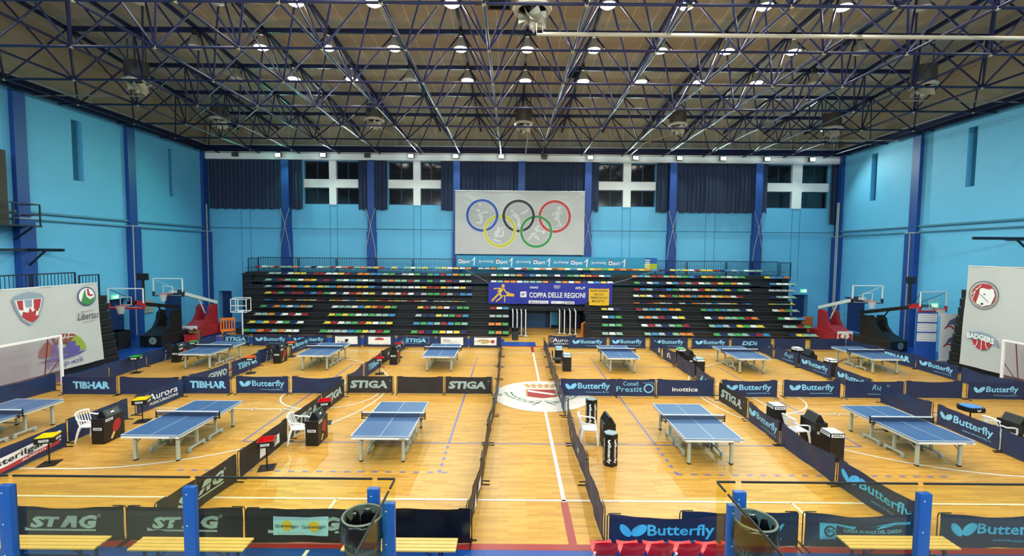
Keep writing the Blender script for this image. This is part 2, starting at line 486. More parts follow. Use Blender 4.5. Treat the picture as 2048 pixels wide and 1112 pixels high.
# windows: white cross of concrete, dark panes with thin frames
M_pane = mat('night_glass', '12181E', .08, spec=.6)
M_frame = mat('window_frame_blue', '27405E', .5)
for i, (x0, x1, m0, m1) in enumerate(WINS):
    b = MB()
    b.box(m0, m1, YF - .04, YF + .3, 9.1, 12.42); b.box(x0, x1, YF - .03, YF + .29, 10.39, 11.02)
    wn = struct(b.build('window_%d' % (i + 1), M_whitewall))
    for a0, a1 in ((x0, m0), (m1, x1)):
        for z0, z1 in ((9.13, 10.39), (11.02, 12.4)):
            f = MB()
            for p in ((a0, a0 + .07, z0, z1), (a1 - .07, a1, z0, z1), (a0, a1, z0, z0 + .07), (a0, a1, z1 - .07, z1), ((a0 + a1) / 2 - .03, (a0 + a1) / 2 + .03, z0, z1)):
                f.box(p[0], p[1], YF + .18, YF + .24, p[2], p[3])
            fr = struct(f.build('window_frame', M_frame, wn))
            f = MB(); f.box(a0, a1, YF + .2, YF + .215, z0, z1); struct(f.build('pane', M_pane, fr))

# tribune the picture is taken from: stepped platform behind the glass rail
M_conc = mat('tribune_concrete', '8A8F94', .8)
b = MB(); b.box(XL, XR, YB, -12.4, 0, 1.95); b.box(XL, XR, YB, -14.4, 1.95, 2.6); b.box(XL, XR, YB, -15.6, 2.6, 3.25); b.box(XL, XR, YB, -16.6, 3.25, 3.9)
struct(b.build('trim_4', M_conc))

# ------------------------------------------------------------------ roof space frame
M_sf = mat('space_frame_navy', '171E48', .4, .1)
M_node = mat('space_frame_node', 'B8B48C', .4, .2)
BX = [-2.11 + 3.03 * k for k in range(-7, 9)]
BY = [-6.65, -3.6, -.55, 2.65, 6.0, 9.4, 12.6, 15.8]
TX = [-.6 + 3.05 * k for k in range(-7, 8)]
TY = [-5.2, -2.1, 1.0, 4.2, 7.5, 10.9, 14.2]
TZ = [15.85, 16.1, 15.95, 15.75, 15.45, 15.2, 14.95]
BZ = 12.88
sf = thing('roof_space_frame', 'navy blue steel space frame of tubes and node balls under the whole roof', 'roof truss', (0, 0, BZ))
def at0(p): return (p[0], p[1], p[2] - BZ)
for y in BY:
    b = MB(); b.tube([at0((XL + .3, y, BZ)), at0((XR - .3, y, BZ))], .05, 8); struct(b.build('bottom_chord', M_sf, sf)); 
for x in BX:
    b = MB(); b.tube([at0((x, BY[0], BZ)), at0((x, 17.2, BZ))], .05, 8); b.build('bottom_chord', M_sf, sf)
for y, z in zip(TY, TZ):
    b = MB(); b.bar(at0((TX[0] - .1, y, z)), at0((TX[-1] + .1, y, z)), .12, .2); b.build('top_chord', M_sf, sf)
for x in TX:
    b = MB()
    pts = [(x, y, z) for y, z in zip(TY, TZ)] + [(x, 17.2, 14.7)]
    for i in range(len(pts) - 1): b.bar(at0(pts[i]), at0(pts[i + 1]), .12, .16)
    b.build('top_chord', M_sf, sf)
diag, ball = [], []
for j, (ty, tz) in enumerate(zip(TY, TZ)):
    for tx in TX:
        for dx in (-1, 1):
            bx = min(BX, key=lambda q: abs(q - (tx + dx * 1.5)))
            for by in (BY[j], BY[j + 1]): diag.append(((tx, ty, tz), (bx, by, BZ)))
for by in BY:
    for bx in BX: ball.append((bx, by, BZ))
def near(p): return (p[0] + 1.2) ** 2 + (p[1] + 17.3) ** 2
vis = [d for d in diag if min(d[0][1], d[1][1]) > -4 and abs((d[1][0] + 1.2) / (d[1][1] + 17.3)) < 1.1]
vis.sort(key=lambda d: near(d[1]))
rest = [d for d in diag if d not in vis[:100]]
for p, q in vis[:100]:
    b = MB(); b.tube([at0(p), at0(q)], .04, 6); b.build('diagonal_brace', M_sf, sf)
b = MB()
for p, q in rest: b.tube([at0(p), at0(q)], .04, 6)
o = b.build('diagonal_brace', M_sf, sf); o['kind'] = 'stuff'
# bottom corner braces along the outer edges
ballm = MB(); ballm.lathe([(.005, -.085), (.055, -.06), (.08, 0), (.055, .06), (.005, .085)], n=10)
bo = ballm.build('node_ball', M_node, sf)
bv = [p for p in ball if p[1] > -4 and abs((p[0] + 1.2) / (p[1] + 17.3)) < 1.15]
bv.sort(key=near)
for i, p in enumerate(bv[:100]):
    if i == 0: bo.location = at0(p)
    else:
        c = bo.copy(); COL.objects.link(c); c.location = at0(p); c.parent = sf
for o in list(sf.children):
    if o.get('kind') == 'structure': del o['kind']

# ------------------------------------------------------------------ lamps
M_lampglass = emit('lamp_glow', 'FFF3E2', 30.0)
M_lampoff = mat('lamp_white_glass', 'C9C6BC', .3)
M_lampblack = mat('lamp_black', '15151A', .5)
M_lampshade = mat('lamp_clear_shade', 'A8A598', .25, .4)
def lamp(lit):
    t = thing('high_bay_lamp', 'x', 'lamp')
    b = MB(); b.lathe([(.1, .55), (.12, .75), (.06, .8), (.02, 1.0)], n=12, caps=True); b.build('ballast_housing', M_lampblack, t)
    b = MB(); b.lathe([(.12, .5), (.2, .3), (.3, .08), (.33, .0), (.30, .0), (.26, .1), (.16, .3), (.1, .48)], n=20); b.build('reflector_shade', M_lampshade, t)
    b = MB(); b.lathe([(.32, .02), (.22, -.06), (.005, -.1)], n=20); b.build('lens', M_lampglass if lit else M_lampoff, t)
    return t
def light(name, kind, loc, watts, col, parent=None, size=.25, spot=None, aim=None):
    d = bpy.data.lights.new(name, kind); d.energy = watts; d.color = col
    d.shadow_soft_size = size
    o = bpy.data.objects.new(name, d); COL.objects.link(o); o.location = loc
    if spot: d.spot_size = math.radians(spot); d.spot_blend = .6
    if aim: o.rotation_euler = (Vector(aim) - Vector(loc)).to_track_quat('-Z', 'Y').to_euler()
    return o
LAMPROWS = [(.8, 15.2, range(-6, 6), (0,), (-6, -5, -4 - 0, 5), 'front'), (3.9, 14.85, range(-6, 6), (), (-6, -5, 5), 'middle'), (7.0, 14.6, range(-6, 6), (), (-5, -6, -2, 5), 'rear')]
LIT = {'front': (-3, -2, -1, 1, 2, 3, 4), 'middle': (-4, -3, -2, -1, 0, 1, 2, 3, 4), 'rear': (-4, -3, -1, 0, 1, 2, 3, 4)}
OFF = {'front': (-5, -4, 5), 'middle': (-5, 5), 'rear': (-5, -2, 5)}
WARM = (1.0, .95, .86)
spots_on, spots_off = [], []
ORD = ['leftmost', 'second', 'third', 'fourth', 'fifth', 'sixth', 'seventh', 'eighth', 'ninth', 'tenth']
for y, z, ks, skip, off, rn in LAMPROWS:
    n = 0
    for i, k in enumerate(LIT[rn]):
        x = -.6 + 3.05 * k
        spots_on.append((x, y, z, 0, 'glowing round ceiling lamp, %s from the left in the %s lit row' % (ORD[i] if i else 'first', rn)))
        light('lamp_light', 'SPOT', (x, y, z - .1), LAMP_W, WARM, spot=165, aim=(x, y, 0))
    for i, k in enumerate(OFF[rn]):
        spots_off.append((-.6 + 3.05 * k, y, z, 0, 'unlit round ceiling lamp, %s of the dark ones in the %s row' % (('first', 'second', 'third')[i], rn)))
spread(lamp(True), spots_on, 'lit high bay lamps under the roof')
spread(lamp(False), spots_off, 'unlit high bay lamps under the roof')
# the lamp grid goes on above the frame over the near half of the hall
for y in (-2.3, -5.4, -8.5, -12.0, -16.0, -20.0):
    for k in (-6, -4, -2, 0, 2, 4, 6):
        if abs(k) == 6 and y > -8: pass
        light('lamp_light', 'SPOT', (-.6 + 3.05 * k, y, 15.2), LAMP_W * (1.5 if y < -11 else .85 if abs(k) < 6 else .6), WARM, spot=165, aim=(-.6 + 3.05 * k, y, 0))

# unseen floodlights assumed behind the camera, added as front fill, mirroring the far ones
for k in range(9):
    x = -18 + 4.5 * k
    light('flood_and_fill_beam', 'SPOT', (x, -25.3, 12.6), 1900.0, (.86, 1.0, .97), size=.15, spot=120, aim=(x * .7, -6, 0))

# floodlights along the far beam
M_flood = emit('floodlight_glow', 'E4FFF4', 40.0)
M_floodgreen = emit('floodlight_green_glow', '8CFFC8', 40.0)
M_floodoff = mat('floodlight_glass', '4A4E50', .2)
def flood(m):
    t = thing('floodlight', 'x', 'floodlight')
    b = MB(); b.box(-.2, .2, -.1, .12, -.14, .14, ch=.03); b.box(-.16, .16, .12, .2, -.1, .1); b.build('housing', M_blackmetal, t)
    b = MB(); b.box(-.17, .17, -.115, -.1, -.11, .11); b.build('lens', m, t)
    b = MB(); b.tube([(-.22, 0, 0), (-.22, .1, .2), (.22, .1, .2), (.22, 0, 0)], .015, 5); b.bar((0, .1, .2), (0, .3, .24), .05, .03); b.build('bracket', M_blackmetal, t)
    return t
FX = (-18.73, -15.36, -8.82, -5.49, -2.09, 4.53, 7.93, 11.19, 14.44, 17.72, 21.09)
FN = ('green-tinged lit floodlight at the left end of the white beam', 'lit floodlight over the leftmost window cross', 'lit floodlight over the second window cross', 'lit floodlight just left of the rings banner',
      'lit floodlight above the rings banner, left of its centre', 'lit floodlight above the right edge of the rings banner', 'lit floodlight over the third window cross', 'lit floodlight over the column right of the third window',
      'lit floodlight over the wide right-hand curtain', 'lit floodlight over the column left of the last window', 'lit floodlight at the right end of the white beam')
fl1 = flood(M_floodgreen); tag(fl1, FN[0], 'floodlight', 'floodlights on the far beam'); fl1.location = (FX[0], 16.75, 12.68); fl1.rotation_euler = (.25, 0, 0)
fl2 = flood(M_flood)
spread(fl2, [(x, 16.75, 12.68, 0, n) for x, n in zip(FX[1:], FN[1:])], 'floodlights on the far beam')
fl3 = flood(M_floodoff)
spread(fl3, [(-21.99, 16.75, 12.7, 0, 'unlit floodlight over the far left curtain'), (-12.1, 16.75, 12.7, 0, 'unlit floodlight over the column between the two left windows'), (1.13, 16.75, 12.7, 0, 'unlit floodlight above the right half of the rings banner')], 'floodlights on the far beam')
for i, x in enumerate(FX):
    light('flood_and_fill_beam', 'SPOT', (x, 16.55, 12.66), FLOOD_W, (.75, 1.0, .9) if i else (.3, 1.0, .65), size=.15, spot=150, aim=(x * .8, 4, 1))
    light('added_spill', 'POINT', (x, 16.45, 12.66), 9.0, (.8, 1.0, .92) if i else (.3, 1.0, .65), size=.12)  # extra point light added to brighten the white beam around each floodlight

# ------------------------------------------------------------------ curtains
M_curt = mat('curtain_navy', '1D2C4A', .8, var=.1)
def curtain(x0, x1, lab, z0=8.72, z1=12.4):
    b = MB(); n = max(6, int((x1 - x0) / .055)); r = random.Random(int(x0 * 100))
    ph = r.random() * 6; y = YF - .22
    top, bot = [], []
    for i in range(n + 1):
        x = x0 + (x1 - x0) * i / n
        d = .06 * math.sin(i * 1.15 + ph) + .03 * math.sin(i * .37 + ph)
        top.append((x, y + d * .7, z1)); bot.append((x, y + d * 1.3, z0 + .03 * math.sin(i * .5)))
    b.add(top + bot, [(i, n + 1 + i, n + 2 + i, i + 1) for i in range(n)], 0, True)
    b.add([(p[0], p[1] + .03, p[2]) for p in top + bot], [(i, i + 1, n + 2 + i, n + 1 + i) for i in range(n)], 0, True)
    o = b.build('curtain', M_curt, sharp=False)
    return tag(o, lab, 'curtain', 'navy curtains along the far windows')
for a in ((-24.3, -18.75, 'wide navy curtain at the far left end of the far wall'), (-18.1, -17.2, 'narrow navy curtain left of the leftmost window cross'), (-12.95, -12.2, 'navy curtain strip right of the leftmost window cross'),
          (-11.65, -10.73, 'navy curtain strip left of the second window cross'), (-6.64, -5.74, 'navy curtain strip right of the second window cross'), (-5.16, -.83, 'wide navy curtain above the left half of the rings banner'),
          (-.27, 4.2, 'wide navy curtain above the right half of the rings banner'), (4.76, 5.3, 'narrow navy curtain left of the third window cross'), (9.7, 10.62, 'navy curtain strip right of the third window cross'),
          (11.18, 17.08, 'widest navy curtain, between the two right-hand window crosses'), (17.68, 18.15, 'narrow navy curtain left of the rightmost window cross'), (22.9, 23.5, 'narrow navy curtain in the far right corner', 7.9)):
    curtain(*a)

# pipes and cables on the walls
M_conduit = mat('conduit_paint', '4A86A0', .6)
def pipe(pts, r, m, lab, name='conduit_pipe', cat='pipe', group='pipes along the walls'):
    b = MB(); b.tube(pts, r, 6); return tag(b.build(name, m), lab, cat, group)
xs = [-24.4, -18.75, -18.1, -12.2, -11.65, -5.6]
pipe([(-24.4, YF - .05, 7.27), (-5.6, YF - .05, 7.27)], .035, M_conduit, 'thin horizontal pipe on the far wall left of the rings banner')
pipe([(4.3, YF - .05, 7.3), (XR, YF - .05, 7.3)], .035, M_conduit, 'thin horizontal pipe on the far wall right of the rings banner')
pipe([(XL + .08, -4, 7.3), (XL + .08, 17.3, 7.25)], .07, M_conduit, 'upper horizontal pipe on the left wall')
pipe([(XL + .08, -4, 6.98), (XL + .08, 17.3, 6.9)], .05, M_conduit, 'lower horizontal pipe on the left wall')
pipe([(XR - .08, -4, 7.42), (XR - .08, 17.3, 7.35)], .07, M_conduit, 'upper horizontal pipe on the right wall')
pipe([(XR - .08, -4, 7.05), (XR - .08, 17.3, 7.02)], .05, M_conduit, 'lower horizontal pipe on the right wall')
M_rope = mat('grey_rope', '8E99A6', .7)
for x, lab in ((-18.4, 'crossed grey ropes on the column right of the far left curtain'), (-11.93, 'crossed grey ropes on the column between the two left windows'), (4.5, 'grey ropes on the column right of the rings banner'),
               (10.9, 'crossed grey ropes on the column right of the third window'), (17.38, 'crossed grey ropes on the column left of the last window')):
    b = MB()
    for s in (-1, 1): b.tube([(x + s * .36, 16.86, 8.8), (x + s * .12, 16.84, 8.0), (x - s * .3, 16.82, 6.0), (x - s * .4, 16.8, 5.1)], .025, 5)
    tag(b.build('hanging_rope', M_rope), lab, 'rope', 'crossed ropes on the far columns')
b = MB()
for y in (16.6, 16.75): b.tube([(XR - .42, y, 9.5), (XR - .42, y, .3)], .04, 5)
tag(b.build('downpipe', M_greymetal), 'pair of grey pipes running down the far right corner column', 'pipe')
b = MB(); b.tube([(XR - .365, 10.5, 6.9), (XR - .365, 10.5, .0)], .03, 5)
tag(b.build('downpipe', M_greymetal), 'thin grey pipe running down the right wall column', 'pipe')
b = MB(); b.tube([(XL + .42, 10.05, 7.0), (XL + .42, 10.05, .3)], .03, 5)
tag(b.build('downpipe', M_greymetal), 'thin pipe running down the middle column of the left wall', 'pipe')
b = MB(); b.tube([(XL + .42, 16.7, 9.0), (XL + .42, 16.7, .3)], .04, 5)
tag(b.build('downpipe', M_greymetal), 'grey pipe down the far left corner column', 'pipe')
# emergency exit signs
M_exit = emit('exit_sign_green', '5FC79A', .9)
M_exitw = emit('exit_sign_white', 'F2FFF6', 1.6)
def exit_sign(p, n, lab):
    t = thing('exit_sign', lab, 'exit sign', p, n, 'green exit signs')
    b = MB(); b.box(-.24, .24, -.05, .0, -.13, .13); b.build('sign_box', M_exit, t)
    b = MB(); g = lambda u, v: (u, -.055, v)
    b.poly([(-.17, -.02), (-.06, -.02), (-.06, -.08), (-.02, 0), (-.06, .08), (-.06, .02), (-.17, .02)], g)
    b.ell(.06, .07, .025, .03, g, n=10); b.line((.06, .04), (.04, -.03), .05, g); b.line((.04, -.03), (-.01, -.1), .03, g); b.line((.04, -.03), (.1, -.09), .03, g); b.line((.06, .03), (.12, .0), .025, g)
    b.rect(.15, .21, -.1, .1, g); b.build('running_figure', M_exitw, t)
exit_sign((XL + .06, 9.0, 2.75), PI / 2, 'green exit sign on the left wall above the near doorway')
exit_sign((21.3, YF - .02, 2.8), 0, 'green exit sign on the far wall above the right doorway')
exit_sign((XR - .06, 8.9, 2.7), -PI / 2, 'green exit sign low on the right wall behind a basket')

# ------------------------------------------------------------------ big rings banner and long strip banner
M_banner = mat('banner_white', 'BFC3C3', .7, var=.03, vscale=1.5)
M_bhalo = mat('banner_print_grey', 'B4B8B8', .7)
def cloth(b, u0, u1, v0, v1, fn, nu, nv, m=0, th=.015, curve=None):
    """two-sided sheet; fn(u, v, w)"""
    for w in (0, th):
        vs = [fn(u0 + (u1 - u0) * i / nu, v0 + (v1 - v0) * j / nv, w) for j in range(nv + 1) for i in range(nu + 1)]
        fs = []
        for j in range(nv):
            for i in range(nu):
                q = (j * (nu + 1) + i, j * (nu + 1) + i + 1, (j + 1) * (nu + 1) + i + 1, (j + 1) * (nu + 1) + i)
                fs.append(q if w == 0 else q[::-1])
        b.add(vs, fs, m, True)
t = thing('rings_banner', 'large white banner with five interlocking coloured rings hanging on the far wall', 'banner', (-.65, 16.75, 5.42))
def wav(u, v, w=0):
    a = .02 * math.sin(u * 2.1 + v * .7) * math.sin(v * 1.3)
    for cx in (-4.88, 4.88):
        d = math.hypot(u - cx, v - 4.74); ang = math.atan2(v - 4.74, u - cx)
        a += .025 * math.sin(ang * 16) * math.exp(-d * .8)
    return a
ZB = lambda u, v, w=0: (u, wav(u, v) + w, v)
b = MB(); cloth(b, -4.88, 4.85, 0, 4.74, ZB, 70, 34)
b.build('sheet', M_banner, t, sharp=False)
PR = lambda d: (lambda u, v, w=0: (u, wav(u, v) - d, v))
Rm = .0375; sx = 9.73 / 1672; u_of = lambda x: (x - 75) * sx - 4.88; v_of = lambda y: (905 - y) * 4.74 / 810
b = MB()
ringc = [('b', 425, 408), ('k', 895, 412), ('r', 1362, 415), ('y', 655, 607), ('g', 1125, 610)]
M_ring = {'b': mat('ring_blue', '2E56A8', .6), 'k': mat('ring_black', '2C3034', .6), 'r': mat('ring_red', 'B8433F', .6), 'y': mat('ring_yellow', 'C9C63A', .6), 'g': mat('ring_green', '3E9350', .6)}
for k, x, y in ringc: b.ring(u_of(x), v_of(y), 0, 1.02, PR(.008), 0, 48)
M_pale = mat('banner_pale_print', 'D3D8D8', .7)
# pale athletes inside the rings
b.build('ring_shade', M_bhalo, t)
def fig(cx, cy, parts, head):
    global b
    b = MB()
    P = lambda p: (u_of(cx + p[0]), v_of(cy + p[1]))
    b.ell(*P(head), .095, .11, PR(.011), 0, 12)
    for p, q, w in parts: b.line(P(p), P(q), w * sx, PR(.011))
fig(425, 408, [((-40, -30), (-10, 40), 50), ((-20, -30), (70, -45), 20), ((-40, -40), (-80, -70), 18), ((-10, 40), (-10, 95), 34), ((-10, 95), (-80, 90), 24)], (-45, -65)); b.ell(u_of(395), v_of(270), .08, .08, PR(.011), 0, 12)
b.build('athlete_print', M_pale, t)
fig(895, 412, [((-70, -30), (-10, 20), 60), ((-30, 10), (120, -75), 26), ((0, 20), (5, 140), 40), ((-70, -10), (-100, 10), 18)], (-85, -60))
b.build('athlete_print', M_pale, t)
fig(1362, 415, [((40, -60), (30, 30), 55), ((40, -70), (80, -120), 16), ((20, -60), (-40, -10), 18), ((20, 30), (-50, 55), 28), ((40, 30), (80, 120), 28)], (45, -110)); b.ell(u_of(1385), v_of(530), .1, .1, PR(.011), 0, 12)
b.build('athlete_print', M_pale, t)
fig(655, 607, [((-60, 50), (-10, -10), 50), ((-20, -10), (60, -50), 16), ((-70, 70), (40, 60), 26), ((40, 60), (45, -10), 22), ((-90, 105), (20, 140), 20)], (-20, -40))
b.build('athlete_print', M_pale, t)
fig(1125, 610, [((-60, 40), (15, -40), 60), ((10, -30), (90, 5), 18), ((-60, 50), (-100, 110), 26), ((-10, 50), (40, 105), 26)], (20, -65)); b.ell(u_of(1220), v_of(615), .12, .12, PR(.011), 0, 12); b.ell(u_of(1108), v_of(680), .07, .07, PR(.011), 0, 12)
b.build('athlete_print', M_pale, t)
order = {'b': .014, 'k': .014, 'r': .014, 'y': .016, 'g': .016}
for k, x, y in ringc:
    b = MB(); u, v = u_of(x), v_of(y)
    b.ring(u, v, .99, 1.26, PR(order[k] - .002), 1, 64); b.ring(u, v, 1.02, 1.23, PR(order[k]), 0, 64)
    # the upper rings pass over the lower ones once
    if k == 'b': b.ring(u, v, 1.02, 1.23, PR(.019), 0, 16, -.2, .25)
    if k == 'k': b.ring(u, v, 1.02, 1.23, PR(.019), 0, 16, -.28, .25); b.ring(u, v, 1.02, 1.23, PR(.019), 0, 8, 3.45, 3.0)
    if k == 'r': b.ring(u, v, 1.02, 1.23, PR(.019), 0, 12, 3.6, 4.1) if False else None
    b.build('ring', [M_ring[k], M_print_white], t)
b = MB(); b.tube([(-4.9, 0, 4.75), (4.87, 0, 4.75)], .02, 6); b.build('top_rope', M_print_white, t)

t = thing('strip_banner', 'long sky blue strip banner with repeated white lettering along the top rail', 'banner', (-5.4, 16.62, 4.45))
SW = lambda d: (lambda u, v, w=0: (u, .02 * math.sin(u * 1.7) - d + w, v - .004 * u))
M_strip = mat('strip_sky_blue', '2C93BE', .6)
M_lime = mat('strip_lime', 'B4C21F', .6); M_strip_d = mat('strip_blue', '1F5FB0', .6)
b = MB(); cloth(b, 0, 14.15, 0, .86, SW(0), 60, 4); b.build('sheet', M_strip, t, sharp=False)
b = MB(); b.rect(14.15, 15.1, .42, .86, SW(.012), 0); b.rect(14.15, 15.1, 0, .42, SW(.012), 1); b.rect(7.0, 14.15, -.1, .03, SW(.012), 1, 20); b.rect(3.3, 7.0, -.12, .0, SW(.012), 2, 10)
b.build('end_panel', [M_strip_d, M_lime, M_print_white], t)
for k in range(5):
    b = MB(); u = .15 + 2.83 * k
    b.text('sport', u + .3, .2, .55, .32, SW(.012), 0, .02); b.rect(u, u + .26, .28, .56, SW(.012), 0); b.rect(u, u + .26, .58, .66, SW(.013), 1)
    b.ell(u + .13, .42, .07, .08, SW(.014), 2, 12)
    b.poly([(u + .9, .4), (u + 1.25, .78), (u + 1.2, .1), (u + 1.12, .1), (u + 1.15, .55)], SW(.012), 0)
    b.build('printed_logo', [M_print_white, M_print_red, M_strip_d], t)
    if k < 4: b = MB(); b.text('Joy of moving', u + 1.5, .3, 1.12, .26, SW(.012), 0, .01, .2); b.build('printed_slogan', M_print_white, t)
b = MB()
for k in range(4): b.rect(14.2, 14.55, .12 + .17 * k, .2 + .17 * k, SW(.016), 0)
b.build('printed_stripes', M_print_white, t)

# competition banner on strings over the passage
t = thing('competition_banner', 'royal blue competition banner with yellow player figure strung over the passage', 'banner', (0, 0, 0))
BW, BY0 = 8.65, 14.0
bx = -2.85
def CW(d): return lambda u, v, w=0: (bx + u, BY0 + .03 * math.sin(u * 1.5) + .008 * math.sin(u * 4 + v * 3) - d + w, 1.98 + v + .012 * math.sin(u * 3) + (.05 * (1 - math.sin(PI * u / BW)) if v > 1.2 else 0))
b = MB(); cloth(b, 0, BW, 0, 1.46, CW(0), 60, 8); b.build('sheet', mat('banner_royal_blue', '26309A', .35), t, sharp=False)
b = MB(); f = CW(.022)
uu = lambda x: (x - 145) / 1705 * BW; vv = lambda y: (465 - y) / 300 * 1.46
P = lambda x, y: (uu(x), vv(y))
b.ell(*P(347, 213), .11, .11, f, 0, 14)
for p, q, w in (((330, 245), (290, 310), .26), ((325, 245), (215, 250), .08), ((350, 240), (390, 300), .09), ((390, 300), (430, 300), .08), ((290, 320), (190, 430), .13), ((300, 320), (330, 370), .13), ((330, 370), (250, 435), .1), ((335, 350), (500, 350), .06), ((395, 325), (500, 340), .2), ((370, 350), (370, 440), .07)):
    b.line(P(*p), P(*q), w, f, 0)
b.build('player_figure', mat('banner_gold', 'DDB13B', .6), t)
b = MB()
b.text('COPPA DELLE REGIONI', *P(708, 372), uu(1475) - uu(708), .37, f, 0, .015)
b.build('white_title', M_print_white, t); b = MB()
b.rect(*[uu(585), uu(668), vv(368), vv(288)], f, 0); b.rect(uu(700), uu(970), vv(457), vv(415), f, 0); b.rect(uu(1010), uu(1195), vv(458), vv(420), f, 0); b.rect(uu(1203), uu(1328), vv(462), vv(422), f, 0)
b.build('white_label', M_print_white, t); b = MB()
b.text('coni', *P(715, 240), .55, .17, f, 0, .02); b.text('FITeT', *P(1345, 250), .66, .16, f, 0, .02)
for i, (x, y) in enumerate(((1055, 210), (1085, 210), (1117, 210), (1070, 228), (1102, 228))): b.ring(uu(x), vv(y), .055, .075, f, 0, 14)
b.build('white_lettering', M_print_white, t)
b = MB(); g = CW(.036)
b.text('40°', *P(597, 350), .32, .24, g, 0, .01, .15); b.text('MOLFETTA', *P(720, 448), 1.15, .11, g, 0, .01); b.text('14-16 APRILE', *P(1025, 450), .8, .09, g, 0); b.text('2022', *P(1215, 454), .52, .12, g, 0, .02)
b.build('dark_lettering', M_print_dark, t)
b = MB(); b.rect(uu(1525), uu(1805), vv(475), vv(235), CW(.03), 0, 16); b.build('yellow_panel', mat('panel_yellow', 'E0B51E', .6), t)
b = MB(); g = CW(.045)
for s, x0, x1, y in (('SOCIETA SPORTIVA', 1548, 1782, 282), ('CIRCOLO', 1590, 1735, 332), ('TENNISTAVOLO', 1548, 1778, 380), ('MOLFETTA', 1572, 1745, 430)): b.text(s, *P(x0, y), uu(x1) - uu(x0), .16, g, 0, .01)
b.build('panel_lettering', M_print_dark, t)
b = MB(); b.tube([(-5.0, 15.6, 4.5), (bx, BY0, 3.46)], .012, 5); b.tube([(9.6, 15.6, 4.4), (bx + BW, BY0, 3.46)], .012, 5); b.build('string', M_rope, t)

# ------------------------------------------------------------------ bleachers
M_bl = mat('bleacher_black', '121417', .5)
M_blrail = mat('bleacher_edge_grey', '3A3F44', .4, .3)
SEATC = {'g': '4FA85C', 'b': '3F8FC4', 'n': '1F2C66', 'o': 'E08A3C', 'r': 'A3262E', 'y': 'E3C94A', 'w': 'E6E9E4', 't': '93B8A6', 's': 'AEB8B8'}
M_seat = {k: mat('seat_' + {'g': 'green', 'b': 'light_blue', 'n': 'navy', 'o': 'orange', 'r': 'red', 'y': 'yellow', 'w': 'white', 't': 'mint', 's': 'grey'}[k], v, .35) for k, v in SEATC.items()}
def seat_mesh(k):
    b = MB()
    b.box(-.2, .2, -.16, .16, 0, .05, ch=.02); b.box(-.2, .2, .1, .17, .03, .13, ch=.025); b.box(-.05, .05, -.1, .1, -.06, 0, 1)
    me = bpy.data.meshes.new('seat'); me.from_pydata(b.v, [], b.f); me.materials.append(M_seat[k]); me.materials.append(M_blrail)
    me.polygons.foreach_set('material_index', b.m); return me
SM = {k: seat_mesh(k) for k in SEATC}
# rows: (Y, seat height z, pixel pitch in the picture, segments (first seat's left x in the picture, colours))
ROWS = [
 (11.9, 664, 14.15, [(484, 'gbortoww'), (638, 'gtssbgysrg'), (821, 'grngywyn'), (976, 'gog'), (1204, 'twt'), (1289, 'tbsntoo'), (1428, 'gntgtnrb'), (1580, 'nytt')]),
 (12.65, 647, 13.8, [(496, 'ybyrwgnw'), (647, 'yrwtgrywty'), (825.6, 'bgbtrbgt'), (976, 'oog'), (1204, 'gtg'), (1283, 'wrsntgr'), (1419, 'tbsnygwy'), (1568, 'strg')]),
 (13.4, 631, 13.45, [(508, 'stonwrwr'), (656, 'ygygwtgstb'), (830, 'snnytgrb'), (978, 'sts'), (1204, 'wbg'), (1277, 'sosrnwy'), (1410, 'wnottgro'), (1557, 'gwtb')]),
 (14.1, 615, 13.1, [(519.7, 'gnobwbot'), (663, 'wttwbyoryg'), (834, 'yrtowngg'), (979, 'rwb'), (1202, 'ywn'), (1271.6, 'rtbtboy'), (1402, 'gbgbttnw'), (1546, 'wogs')]),
 (14.3, 601, 13.0, [(529, 'bnryrsywrnyowbyygoroysrowntssog'), (1266.5, 'onrowsnwnoswbwwynb'), (1537, 'ytty')]),
 (14.5, 588, 13.0, [(529, 'yrgnrrnbrgwnwrowynwowrwnsggrsnbb'), (1266.5, 'wywnyrgooboowyowr'), (1541, 'ntwt')]),
 (14.7, 575, 13.0, [(529, 'snrsobybytbossyybnstsswwyrryswyn'), (1267.5, 'rbtnnbgwswrysbyngw'), (1539, 'ssss')]),
 (14.9, 562, 12.95, [(529, 'tnrtgwoynrntwbtwtntottrtngntrnwt'), (981, 'wtoowtttontowonwbyw'), (1268, 'gnwbnwbrtrwtrygowt'), (1541, 'bwwt')]),
 (15.5, 549, 12.7, [(536, 'ssnwyynrrwwyrnoobbtgnswgngbrbogt'), (981.6, 'wgwtonbwtnwngtyorwb'), (1263.5, 'obtrrtotgbnyogtwtg'), (1530, 'ybbo')]),
 (16.2, 536, 12.4, [(509, 'rwsrttobsnwtrwortotyrbybtwtybtywywonssotwnwrgwowrowbwgyogyroroyobnnytywryyrnbsbwtt')]),
]
CX, CY, CZ = mw.translation
def x_at(px, py, y):
    d = rt2 * ((px - 1024) / 900.28) + up2 * ((556 - py) / 900.28) + fw
    t = (y - CY) / d.y
    return CX + d.x * t, CZ + d.z * t
rows = []
for y, py, pitch, segs in ROWS:
    z = x_at(1030, py + 2, y)[1]
    rows.append((y, z))
ROWX = []       # world extent per row: (left, right)
def bank(name, lab, group, ranges, parts_from, loc):
    t = thing(name, lab, 'bleacher', loc, 0, group)
    L = lambda p: (p[0] - loc[0], p[1] - loc[1], p[2] - loc[2])
    return t
